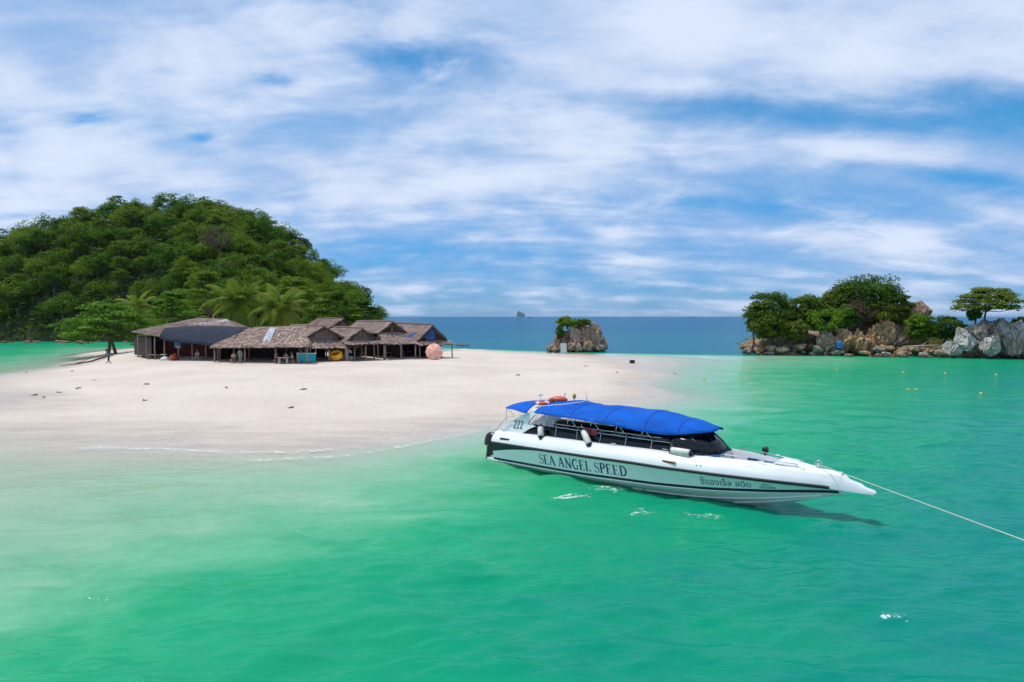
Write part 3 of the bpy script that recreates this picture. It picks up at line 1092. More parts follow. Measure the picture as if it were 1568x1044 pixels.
M['black_rubber'] = mat_plain('black_rubber', (0.012, 0.012, 0.014), 0.5, var=0.2)


def V(p):
    return Vector(p)


def thatch_plane(name, parent, A, B, C, Dd, mat, seed, courses=None, thick=0.12, fringe=0.30, dens=0.15):
    """A-B ridge, Dd-C eave (A above Dd, B above C): a slab with layered hanging blades"""
    A, B, C, Dd = V(A), V(B), V(C), V(Dd)
    r_ = np.random.default_rng(seed)
    nrm = (B - A + C - Dd).cross(Dd - A + C - B)
    nrm.normalize()
    if nrm.z < 0:
        nrm = -nrm
    vs, fs, tone = [], [], []
    nu, nv = 10, 5
    for j in range(nv + 1):
        for i in range(nu + 1):
            a, b_ = i / nu, j / nv
            p = (A.lerp(B, a)).lerp(Dd.lerp(C, a), b_)
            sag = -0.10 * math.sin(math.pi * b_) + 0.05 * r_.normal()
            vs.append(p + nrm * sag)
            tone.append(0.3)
    for j in range(nv):
        for i in range(nu):
            k = j * (nu + 1) + i
            fs.append((k, k + 1, k + nu + 2, k + nu + 1))
    nb = len(vs)
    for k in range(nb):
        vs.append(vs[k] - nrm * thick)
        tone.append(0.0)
    for f in list(fs):
        fs.append(tuple(nb + q for q in reversed(f)))
    slope = ((Dd - A).length + (C - B).length) / 2
    if courses is None:
        courses = max(3, int(slope / 0.5))
    for cidx in range(courses):
        t0 = cidx / courses
        wid = (A.lerp(Dd, t0 + .5 / courses) - B.lerp(C, t0 + .5 / courses)).length
        n = max(2, int(wid / dens))
        ctone = r_.random() * 0.35
        for i in range(n):
            s = (i + r_.random()) / n
            top = (A.lerp(B, s)).lerp(Dd.lerp(C, s), max(0, t0 - 0.04))
            t1 = t0 + (1.15 + 0.35 * r_.random()) / courses
            ext = (A.lerp(B, s)).lerp(Dd.lerp(C, s), min(t1, 1.0))
            dn = (Dd - A).lerp(C - B, s).normalized()
            if t1 >= 1.0 or cidx == courses - 1:
                ext = Dd.lerp(C, s) + dn * fringe * (0.15 + 0.85 * r_.random()) - Vector((0, 0, 1)) * fringe * 0.35 * r_.random()
            along = (B - A if (B - A).length > .5 else C - Dd).normalized()
            w = dens * (0.7 + 0.9 * r_.random())
            sk = along * (0.12 * r_.normal())
            l0, l1 = nrm * 0.05, nrm * (0.05 + 0.13 * r_.random())
            k = len(vs)
            vs += [top - along * w * .5 + l0, top + along * w * .5 + l0, ext + along * w * .4 + sk + l1, ext - along * w * .4 + sk + l1]
            fs.append((k, k + 1, k + 2, k + 3))
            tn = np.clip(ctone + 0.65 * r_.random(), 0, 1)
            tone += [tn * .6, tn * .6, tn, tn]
    me = npmesh(name, vs, fs, mat, False, {'tone': ('POINT', tone)})
    return mobj(name, me, parent)


def post(parent, foot, head, r_=0.09, mat='wood', name='post'):
    foot, head = V(foot), V(head)
    mid = foot.lerp(head, .5) + Vector((random.uniform(-.05, .05), random.uniform(-.05, .05), 0))
    mb = MB()
    mb.tube([foot, mid, head], [r_ * 1.1, r_, r_ * .9], 7)
    return mb.build(name, M[mat], parent, True)


def ground(x, y):
    return float(terrain(np.array([x]), np.array([y]))[0])


def gable_hut(label, px, py, D, ux, uy, L, hw, rise, seed, skirt=(1.8, 0.8), mat='thatch', gable_fill=True, overhang=0.4, back_drop=0.0, shade_wall='panel_shade', npost=3):
    ap = at_depth(px, py, D)
    u = Vector((ux, uy, 0)).normalized()
    v = Vector((u.y, -u.x, 0))
    e = empty('thatched_hut', (ap.x, ap.y, ground(ap.x, ap.y)))
    setp(e, label, 'hut')
    o = Vector((ap.x, ap.y, e.location.z))
    P = lambda a, b_, z: u * a + v * b_ + Vector((0, 0, ap.z - o.z + z))
    roof = empty('roof')
    roof.parent = e
    for s in (1, -1):
        thatch_plane('thatch', roof, P(overhang, 0, 0), P(-L, 0, -back_drop), P(-L, s * hw, -rise - back_drop), P(overhang, s * hw, -rise), M[mat], seed + s)
    # ridge roll and rafters at the gable end
    mb = MB()
    mb.tube([P(overhang + .1, 0, .05), P(-L * .5, 0, .1 - back_drop * .5), P(-L, 0, .07 - back_drop)], 0.13, 7)
    mb.build('ridge', M[mat], roof, True)
    for s in (1, -1):
        rb = MB()
        rb.tube([P(overhang - .05, 0, -.12), P(overhang - .05, s * hw, -rise - .12)], .05, 6)
        rb.build('rafter', M['wood_dark'], roof, True)
    if gable_fill:
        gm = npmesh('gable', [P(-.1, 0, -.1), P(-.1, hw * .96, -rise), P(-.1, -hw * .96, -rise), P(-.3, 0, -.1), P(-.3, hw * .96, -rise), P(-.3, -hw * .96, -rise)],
                    [(0, 1, 2), (5, 4, 3), (0, 3, 4, 1), (1, 4, 5, 2), (2, 5, 3, 0)], M['thatch_gable_shaded'], False, {'tone': ('POINT', [.5] * 6)})
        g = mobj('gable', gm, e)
        thatch_plane('gable_thatch', g, P(.0, .05, -.15), P(.0, -.05, -.15), P(.02, -hw * .94, -rise), P(.02, hw * .94, -rise), M['thatch_gable_shaded'], seed + 5, dens=.12, fringe=.1, thick=.03)
    else:
        kp = MB()
        kp.tube([P(0, 0, -rise - .3), P(0, 0, -.1)], .07, 6)
        kp.build('king_post', M['wood'], e, True)
        tb = MB()
        tb.tube([P(0, hw * .95, -rise - .05), P(0, -hw * .95, -rise - .05)], .07, 6)
        tb.build('tie_beam', M['wood'], e, True)
    if skirt:
        so, sd = skirt
        thatch_plane('skirt_thatch', roof, P(-.1, hw * 1.0, -rise + .05), P(-.1, -hw * 1.0, -rise + .05), P(so, -hw * 1.25, -rise - sd), P(so, hw * 1.25, -rise - sd), M[mat], seed + 9)
        fx = so - .25
        zt = -rise - sd + .02
    else:
        fx, zt = -.2, -rise - .05
    gz = -(ap.z - o.z)
    for k in range(npost):
        b_ = hw * 1.1 * (2 * k / (npost - 1) - 1) if npost > 1 else 0
        w_ = o + u * fx + v * b_
        gg = ground(w_.x, w_.y) - o.z
        f = u * fx + v * b_
        post(e, (f.x, f.y, gg - .25), (f.x, f.y, P(0, 0, zt).z), .08)
    for s in (1, -1):
        for a in (-.5, -L * .5, -L + .4):
            w_ = o + u * a + v * (s * hw * .88)
            f = u * a + v * (s * hw * .88)
            post(e, (f.x, f.y, ground(w_.x, w_.y) - o.z - .25), (f.x, f.y, P(0, 0, -rise + .2 - back_drop * (-a / L)).z), .09)
    # added to keep the inside dark: wall across the back
    a = -L * .55
    q0, q1 = u * a + v * hw * .9, u * a - v * hw * .9
    mb = MB()
    c_ = (q0 + q1) / 2
    rot = Matrix.Rotation(math.atan2(v.y, v.x), 3, 'Z')
    hh = P(0, 0, -rise).z + .1
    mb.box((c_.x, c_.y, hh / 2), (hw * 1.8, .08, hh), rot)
    mb.build('shade_wall', M[shade_wall], e)
    if not gable_fill:
        # dark screens added to darken the inside, seaward side and far end
        for (a0, b0, a1, b1) in ((-.6, -hw * .9, -L, -hw * .9), (-L * .9, -hw * .9, -L * .9, hw * .9)):
            q0, q1 = u * a0 + v * b0, u * a1 + v * b1
            d_ = q1 - q0
            c_ = (q0 + q1) / 2
            MB().box((c_.x, c_.y, hh * .45), (d_.length, .07, hh * 1.1), Matrix.Rotation(math.atan2(d_.y, d_.x), 3, 'Z')).build('shade_wall', M[shade_wall], e)
    return e


UX, UY = 0.60, -0.80


# --- the left-hand hut under the dark tarpaulin
def hip_hut(label, RL, RR, FL, FR_, BL, BR, mat, seed, nposts, shade_wall='panel_shade', right_gable=True):
    o = (V(FL) + V(FR_)) / 2
    o.z = ground(o.x, o.y)
    e = empty('thatched_hut', o)
    setp(e, label, 'hut')
    L_ = lambda p: V(p) - o
    RL, RR, FL, FR_, BL, BR = map(L_, (RL, RR, FL, FR_, BL, BR))
    roof = empty('roof')
    roof.parent = e
    thatch_plane('thatch', roof, RL, RR, FR_, FL, M[mat], seed)
    thatch_plane('thatch', roof, RR, RL, BL, BR, M[mat], seed + 1)
    thatch_plane('thatch', roof, RL + V((0, .05, 0)), RL, FL, BL, M[mat], seed + 2)
    thatch_plane('thatch', roof, RR, RR + V((0, .05, 0)), BR, FR_, M[mat], seed + 3)
    mb = MB()
    mb.tube([RL, RL.lerp(RR, .5) + V((0, 0, -.03)), RR], .12, 7)
    mb.build('ridge', M[mat], roof, True)
    for k in range(nposts):
        s = k / (nposts - 1)
        p = FL.lerp(FR_, 0.03 + .94 * s)
        w_ = o + p
        post(e, (p.x, p.y + .3, ground(w_.x, w_.y + .3) - o.z - .25), (p.x, p.y + .3, p.z - .02), .085)
    for k in range(3):
        p = FL.lerp(BL, .25 + .3 * k)
        w_ = o + p
        post(e, (p.x + .25, p.y, ground(w_.x, w_.y) - o.z - .25), (p.x + .25, p.y, p.z), .085)
    bm_ = MB()
    bm_.tube([FL + V((.1, .3, -.06)), FR_ + V((-.1, .3, -.06))], .06, 6)
    bm_.build('eave_beam', M['wood'], e, True)
    c_ = (FL + FR_ + BL + BR) / 4
    w_ = (FR_ - FL).length
    mb = MB()
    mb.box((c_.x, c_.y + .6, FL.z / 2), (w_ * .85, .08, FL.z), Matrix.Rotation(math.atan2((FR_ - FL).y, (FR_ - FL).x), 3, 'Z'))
    mb.build('shade_wall', M[shade_wall], e)  # back panel added so the hut interior stays dark
    # dark panels added to darken the inside, lagoon side and corner
    q0, q1 = FL.lerp(BL, .42), BL.lerp(BR, .25)
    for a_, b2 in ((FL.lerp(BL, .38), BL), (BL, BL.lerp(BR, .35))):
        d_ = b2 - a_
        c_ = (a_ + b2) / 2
        MB().box((c_.x + .3, c_.y, FL.z * .45), (d_.length, .06, FL.z * .9), Matrix.Rotation(math.atan2(d_.y, d_.x), 3, 'Z')).build('shade_wall', M['panel_shade'], e)
    return e


ad = at_depth
h1 = hip_hut('large thatched hut with a dark blue tarpaulin slung over its front', ad(302, 487.5, 90), ad(346, 489, 89), ad(246, 515, 83), ad(384, 524, 80), ad(202, 508, 93), ad(388, 505, 96), 'thatch_old', 21, 7, 'panel_red')
h2 = hip_hut('thatched hut with a pale grey strip down its sloping roof', ad(388, 502, 83), ad(468, 499, 84), ad(322, 532, 77), ad(474, 531, 74.5), ad(352, 512, 90), ad(480, 508, 92), 'thatch', 31, 4)
gable_hut('thatched hut with a filled gable standing behind the turquoise counter', 495, 500, 80, UX, UY, 11.0, 2.9, 1.62, 41, (1.9, .8), 'thatch')
gable_hut('thatched hut with a small filled gable behind the white inflatable horse', 553, 503, 81.5, UX, UY, 8.5, 2.15, 1.45, 51, (1.5, .35), 'thatch_old')
gable_hut('higher thatched hut with an open gable and a bare king post', 600, 493, 86, UX, UY, 10.5, 1.9, 1.35, 61, (2.6, 1.3), 'thatch_old', gable_fill=False)
gable_hut('long thatched hut at the seaward end with blue sheeting inside its gable', 660, 498, 89, 0.72, -0.69, 15.5, 2.5, 2.0, 71, (1.3, .45), 'thatch_old', gable_fill=False, back_drop=-.35)
gable_hut('thatched hut set back behind the others, only its roof showing', 524, 488.5, 97, UX, UY, 9.5, 2.6, 1.6, 81, None, 'thatch_old', npost=2)


def sheet(name, parent, top, bot, mat, seed, rows=7, bulge=0.25, thick=0.012):
    """a draped sheet between two polylines of points"""
    r_ = random.Random(seed)
    N = 18

    def poly(ps, s):
        ps = [V(p) for p in ps]
        x = s * (len(ps) - 1)
        i = min(int(x), len(ps) - 2)
        return ps[i].lerp(ps[i + 1], x - i)
    vs, fs = [], []
    for j in range(rows + 1):
        for i in range(N + 1):
            a, b_ = i / N, j / rows
            p = poly(top, a).lerp(poly(bot, a), b_)
            wob = bulge * math.sin(math.pi * b_) + .10 * math.sin(9 * a + seed) * b_ + .06 * r_.uniform(-1, 1)
            vs.append(p + V((0, -.35 * wob, wob * .55 - .08 * (abs(math.sin(a * 12)) * b_))))
    for j in range(rows):
        for i in range(N):
            k = j * (N + 1) + i
            fs.append((k, k + 1, k + N + 2, k + N + 1))
    mb = MB()
    mb.add(vs, fs)
    ob = mb.build(name, mat, parent, True)
    md = ob.modifiers.new('solid', 'SOLIDIFY')
    md.thickness = thick
    return ob


tp = sheet('tarpaulin', None, [ad(262, 501.5, 85.6), ad(285, 499, 85.8), ad(318, 498.5, 85.6), ad(346, 499, 85.2), ad(382, 501.5, 85.0)],
           [ad(243, 517, 81.4), ad(262, 521.5, 80.8), ad(292, 526, 80.0), ad(330, 529, 79.0), ad(356, 524, 78.4)], M['tarp_dark'], 3, bulge=.75)
setp(tp, 'dark navy tarpaulin draped over the front of the large thatched hut', 'tarpaulin')
tq = sheet('tarpaulin', None, [ad(300, 495, 87.6), ad(322, 492.5, 88.2), ad(346, 489, 88.6)], [ad(304, 499.5, 86.6), ad(326, 495.5, 87.4), ad(352, 492, 88.0)], M['sheet_grey'], 5, bulge=.1)
setp(tq, 'narrow faded grey sheet lying along the ridge of the tarpaulin hut', 'tarpaulin')
st = sheet('roof_strip', None, [ad(413, 502, 82.6), ad(423, 502, 82.6)], [ad(398, 531.5, 75.8), ad(411, 531.5, 75.6)], M['sheet_grey'], 6, rows=12, bulge=.16)
setp(st, 'pale grey plastic strip covering the seam of a thatched roof', 'plastic strip')
bt = sheet('tarpaulin', None, [ad(648, 506, 88.8), ad(658, 501, 88.9), ad(664, 503, 89.2)], [ad(650, 519, 88.6), ad(660, 522, 88.7), ad(667, 518, 89.0)], M['tarp_blue'], 8, bulge=.05)
setp(bt, 'bright blue plastic sheet hanging in the open gable at the seaward end', 'tarpaulin')
for k, (a, b_) in enumerate([((612, 519), (640, 508)), ((620, 521), (648, 509)), ((616, 515), (634, 508.5))]):
    mb = MB()
    mb.tube([ad(a[0], a[1], 85.6), ad((a[0] + b_[0]) / 2, (a[1] + b_[1]) / 2 - .6, 86.3), ad(b_[0], b_[1], 87.2)], .05, 6)
    setp(mb.build('roof_pole', M['wood_pale' if k < 2 else 'wood'], None, True), ['long pale pole lying on the seaward roof slope, the lowest of three', 'pale pole lying on the seaward roof slope beside the blue sheet', 'short weathered pole lying highest on the seaward roof slope'][k], 'pole')
sb = sheet('tarpaulin', None, [ad(622, 513, 86.4), ad(640, 506.5, 87.4)], [ad(612, 520, 85.4), ad(634, 515, 86.2)], M['tarp_blue'], 9, bulge=.05)
setp(sb, 'blue sheet laid under poles on the slope of the seaward roof', 'tarpaulin')
mbs = MB()
for k in range(7):
    p = ad(632 + k * 4.0, 497.5 + k * .3, 90)
    mbs.tube([p, p + V((.1 * random.uniform(-1, 1), 0, .45 + .3 * random.random()))], .03, 5)
rk = mbs.build('roof_stick', M['wood'], None, True)
setp(rk, 'thin sticks standing up from the ridge of the seaward hut', 'sticks', kind='stuff')

# ------------------------------------------------------------------ things on the sand by the huts
def on_sand(px, py, dz=0.0):
    """point of the sand seen at this place in the picture"""
    d = ray(px, py)
    for y in np.arange(12, 140, 0.05):
        tt = y / d.y
        if CAM_H + d.z * tt < ground_fast(d.x * tt, y):
            return Vector((d.x * tt, y, ground_fast(d.x * tt, y) + dz))
    return at_plane(px, py, .5)


def ground_fast(x, y):
    i = np.searchsorted(gx, x)
    j = np.searchsorted(gy, y)
    i = min(max(i, 1), len(gx) - 1)
    j = min(max(j, 1), len(gy) - 1)
    fx = (x - gx[i - 1]) / (gx[i] - gx[i - 1])
    fy = (y - gy[j - 1]) / (gy[j] - gy[j - 1])
    return float((GZ[j - 1, i - 1] * (1 - fx) + GZ[j - 1, i] * fx) * (1 - fy) + (GZ[j, i - 1] * (1 - fx) + GZ[j, i] * fx) * fy)


def thing(name, label, cat, p, rz=0.0, group=None):
    e = empty(name, p, rz)
    return setp(e, label, cat, group)


# turquoise counter
p = on_sand(471, 555.5)
c = thing('bar_counter', 'turquoise painted counter with a bare timber frame above it', 'counter', p, R(8))
MB().box((0, 0, .62), (1.75, .55, .85)).build('front_panel', M['turquoise'], c, bevel=.02)
MB().box((0, 0, 1.07), (1.9, .7, .05)).build('counter_top', M['white_paint'], c)
for x in (-.75, .75):
    MB().box((x, -.2, .1), (.09, .09, .4)).build('leg', M['turquoise'], c)
for x in (-.85, -.25, .3, .85):
    post(c, (x, .2, 1.09), (x, .2, 1.75), .03, 'wood_pale')
MB().tube([(-.9, .2, 1.75), (.9, .2, 1.75)], .035, 6).build('top_rail', M['wood_pale'], c)
p = on_sand(459, 555)
c = thing('white_counter', 'white panelled counter end beside the turquoise counter', 'counter', p + V((0, .5, 0)), R(-6))
MB().box((0, 0, .55), (.85, .5, 1.1)).build('panel', M['white_paint'], c, bevel=.02)
MB().box((0, 0, 1.13), (.95, .6, .05)).build('counter_top', M['wood_pale'], c)
# yellow inflatable ring leaning on its edge
p = on_sand(514, 553)
c = thing('inflatable_ring', 'yellow and orange inflatable ring propped up beside the white inflatable', 'inflatable', p + V((0, .2, .62)))
c.rotation_euler = (R(38), 0, R(-8))
mb = MB()
for mi, (rr, cr, z) in enumerate([(.52, .22, 0), (.50, .19, .26)]):
    pts = [(rr * 1.15 * math.cos(a), rr * math.sin(a), z) for a in np.linspace(0, 2 * math.pi, 25)[:-1]]
    MB().tube(pts, cr, 10, closed=True).build('tube', M['yellow_vinyl'], c, True)
MB().lathe([(.02, -.06), (.40, -.05), (.44, 0), (.40, .05), (.02, .06)], (0, 0, .1), 20).build('seat', M['orange_vinyl'], c, True)
# white inflatable horse
p = on_sand(527, 551)
c = thing('inflatable_horse', 'white inflatable horse-shaped float standing on the sand', 'inflatable', p + V((0, .5, 0)))
MB().tube([(.75 * math.cos(a), .5 * math.sin(a), .22) for a in np.linspace(0, 2 * math.pi, 25)[:-1]], .22, 10, closed=True).build('ring', M['white_vinyl'], c, True)
MB().tube([(.15, 0, .25), (.22, 0, .55), (.25, 0, .85), (.34, 0, 1.08)], [.24, .2, .17, .16], 10).build('neck', M['white_vinyl'], c, True)
hd = MB().tube([(.22, 0, 1.12), (.36, 0, 1.16), (.55, 0, 1.02), (.74, 0, .88), (.8, 0, .84)], [.10, .19, .17, .13, .05], 10).build('head', M['white_vinyl'], c, True)
for s in (-1, 1):
    MB().lathe([(.05, 0), (.045, .08), (.01, .18)], (.28, s * .1, 1.27), 8).build('ear', M['white_vinyl'], hd, True)
MB().tube([(.12, 0, 1.2), (.08, 0, 1.0), (.05, 0, .75)], [.05, .09, .05], 8).build('mane', M['umbrella_b'], c, True)


def table(name, label, p, size, h, mat, rz=0.0, cat='table', cloth=None, group=None, legm=None):
    c = thing(name, label, cat, p, rz, group)
    w, d = size
    MB().box((0, 0, h - .03), (w, d, .06)).build('top', M[mat], c, bevel=.01)
    for sx in (-1, 1):
        for sy in (-1, 1):
            MB().tube([(sx * (w / 2 - .08), sy * (d / 2 - .08), -.1), (sx * (w / 2 - .08), sy * (d / 2 - .08), h - .06)], .045, 6).build('leg', M[legm or mat], c, True)
    if cloth:
        mb = MB()
        mb.box((0, 0, h - .11), (w * .94, d + .06, .28))
        mb.build('cloth', M[cloth], c, bevel=.03)
    return c


table('massage_table', 'table draped in magenta cloth under the seaward thatch', on_sand(611, 545), (1.5, .7), .72, 'wood', R(6), cloth='pink_cloth')
table('plank_table', 'pale plank table beside the magenta-draped table, on its seaward side', on_sand(624, 545), (1.1, .6), .62, 'wood_pale', R(4))
table('plank_table', 'weathered table between the open-gabled hut and the magenta cloth', on_sand(594, 546), (1.1, .6), .6, 'wood', R(-3))
table('low_bench', 'long low wooden bench beside the white inflatable horse', on_sand(547, 552), (2.2, .4), .42, 'wood', R(10), 'bench')
table('picnic_table', 'small white-legged table with people seated round it', on_sand(434, 557), (1.0, .6), .70, 'wood_pale', R(2), legm='white_paint')
table('plank_bench', 'grey plank bench at the lagoon end of the tarpaulin hut', on_sand(236, 550), (1.4, .5), .62, 'wood', R(12), 'bench')
table('plank_bench', 'smaller grey plank bench at the corner post of the tarpaulin hut', on_sand(222, 548), (.8, .4), .6, 'wood', R(5), 'bench')
table('wooden_stool', 'small wooden stool beside the standing person in green', on_sand(357, 556), (.5, .4), .45, 'wood_pale', 0, 'stool')

# white sack and orange-red float
p = on_sand(252, 551.5)
mb = MB()
mb.lathe([(.10, 0), (.42, .03), (.5, .18), (.42, .38), (.22, .5), (.12, .52), (.16, .62)], (0, 0, 0), 14)
o_ = mb.build('white_sack', M['white_paint'], None, True, loc=p + V((0, .2, -.03)))
o_.scale = (1.25, .8, .85)
setp(o_, 'full white sack lying on the sand by the bench', 'sack')
p = on_sand(265, 551.5)
c = thing('orange_float', 'orange-red round float on the sand beside the white sack', 'float', p + V((0, .2, 0)))
MB().lathe([(.08, .0), (.34, .06), (.48, .24), (.5, .38), (.42, .58), (.24, .72), (.08, .76)], (0, 0, -.02), 16).build('ball', M['orange_red'], c, True)
MB().tube([(.0, 0, .72), (.1, 0, .84), (.2, 0, .72)], .025, 6).build('rope_eye', M['white_paint'], c, True)
# blue ice box hanging shelf
p = ad(272, 527, 84)
c = thing('blue_board', 'blue panel hanging between the posts of the tarpaulin hut', 'panel', p + V((0, 0, -.45)))
MB().box((0, 0, .45), (.8, .06, .8)).build('board', M['blue_plastic'], c, bevel=.01)
for s in (-.3, .3):
    MB().tube([(s, 0, .85), (s, 0, 1.5)], .012, 5).build('cord', M['wood'], c)
MB().box((.1, -.05, .1), (.4, .03, .25)).build('notice', M['white_paint'], c)

# peach umbrella, open, tipped towards the water
p = ad(665, 534, 84.3)
p.z = ground_fast(p.x, p.y)
c = thing('beach_umbrella', 'open peach-pink parasol tipped over on the sand at the end of the huts', 'parasol', p + V((0, 0, .98)))
c.rotation_euler = (R(72), 0, R(6))
NG = 12
Ru = 1.1
for k in range(NG):
    a0, a1 = 2 * math.pi * k / NG, 2 * math.pi * (k + 1) / NG
    rows = []
    for j in range(6):
        s = j / 5
        z = .52 * (1 - s ** 1.6)
        row = []
        for i in range(5):
            a = a0 + (a1 - a0) * i / 4
            sc_ = 1 - .05 * math.sin(math.pi * i / 4) * s
            row.append((Ru * s * sc_ * math.cos(a), Ru * s * sc_ * math.sin(a), z - .03 * math.sin(math.pi * i / 4) * s))
        rows.append(row)
    mb = MB()
    mb.loft(rows)
    mb.build('gore', M['umbrella_a' if k % 2 else 'umbrella_b'], c, True)
    rb = MB()
    am = a0
    rb.tube([(Ru * s * math.cos(am), Ru * s * math.sin(am), .52 * (1 - s ** 1.6) - .03) for s in np.linspace(.02, 1.03, 6)], .014, 5)
    rb.build('rib', M['white_paint'], c)
MB().tube([(0, 0, .62), (0, 0, -1.1)], .025, 7).build('pole', M['white_paint'], c, True)

# fallen branch running from the lagoon's edge up the sand
c = None
mb = MB()
pts = [on_sand(92, 561), on_sand(115, 559), on_sand(140, 555), on_sand(160, 549), on_sand(172, 545)]
pts = [q + V((0, 0, .08 + .05 * k)) for k, q in enumerate(pts)]
mb.tube(pts, [.03, .07, .11, .15, .18], 7)
mb.tube([pts[2], pts[2] + V((1.2, 1.5, .7)), pts[2] + V((2.6, 2.4, .9))], [.07, .05, .02], 5)
mb.tube([pts[1], pts[1] + V((.7, 1.2, .5)), pts[1] + V((2.0, 2.6, 1.0))], [.05, .04, .015], 5)
setp(mb.build('fallen_branch', M['wood_dark'], None, True), 'long dark fallen branch lying from the lagoon edge up the sand', 'branch')

# scraps of wrack on the sand, each a small twisted piece
WR = [(224, 589, .5), (222, 614, .35), (52, 606, .5), (67, 609, .3), (92, 601, .5), (120, 596, .5), (110, 569, .35), (42, 571, .35), (347, 595, .25), (465, 597, .6), (445, 625, .4),
      (793, 575, .45), (897, 561, .35), (945, 571, .25), (1033, 573, .5), (145, 582, .4)]
for k, (a, b_, s) in enumerate(WR):
    s *= .5
    p = on_sand(a, b_)
    r_ = random.Random(k)
    mb = MB()
    q = V((-s, 0, .03))
    pts = [q]
    for i in range(4):
        q = q + V((s * .5, r_.uniform(-.25, .25) * s, r_.uniform(-.03, .05)))
        pts.append(q)
    mb.tube(pts, [.02, .05 * s + .02, .07 * s + .02, .05, .01], 6)
    for i in range(3):
        z = pts[r_.randint(1, 3)]
        mb.tube([z, z + V((r_.uniform(-.3, .3) * s, r_.uniform(-.4, .4) * s, .06)), z + V((r_.uniform(-.5, .5) * s, r_.uniform(-.7, .7) * s, .03))], [.03, .025, .008], 5)
    setp(mb.build('driftwood_scrap', M['bark'], None, True, loc=p), 'small dark scrap of driftwood lying loose on the open sand', 'driftwood', 'scraps of driftwood on the sand')
p = on_sand(968, 556)
c = thing('dark_crate', 'small black crate standing alone on the tip of the sand bar', 'crate', p + V((0, 0, -.03)), R(10))
MB().box((0, 0, .2), (.6, .4, .36)).build('body', M['black_rubber'], c, bevel=.02)
MB().box((0, 0, .41), (.66, .46, .06)).build('lid', M['black_rubber'], c, bevel=.01)

# ------------------------------------------------------------------ people
def cloth_mat(name, c):
    M[name] = mat_plain(name, c, 0.85, var=0.18, scale=8)


cloth_mat('skin', (0.36, 0.20, 0.13))
cloth_mat('hair', (0.015, 0.011, 0.009))
cloth_mat('green_shirt', (0.12, 0.26, 0.18))
cloth_mat('grey_trousers', (0.22, 0.22, 0.23))
cloth_mat('blue_shirt', (0.05, 0.22, 0.40))
cloth_mat('dark_trousers', (0.02, 0.022, 0.03))
cloth_mat('mauve_shirt', (0.30, 0.20, 0.27))
cloth_mat('tan_shirt', (0.46, 0.33, 0.22))
cloth_mat('red_shirt', (0.28, 0.05, 0.05))
cloth_mat('grey_shirt', (0.34, 0.33, 0.36))


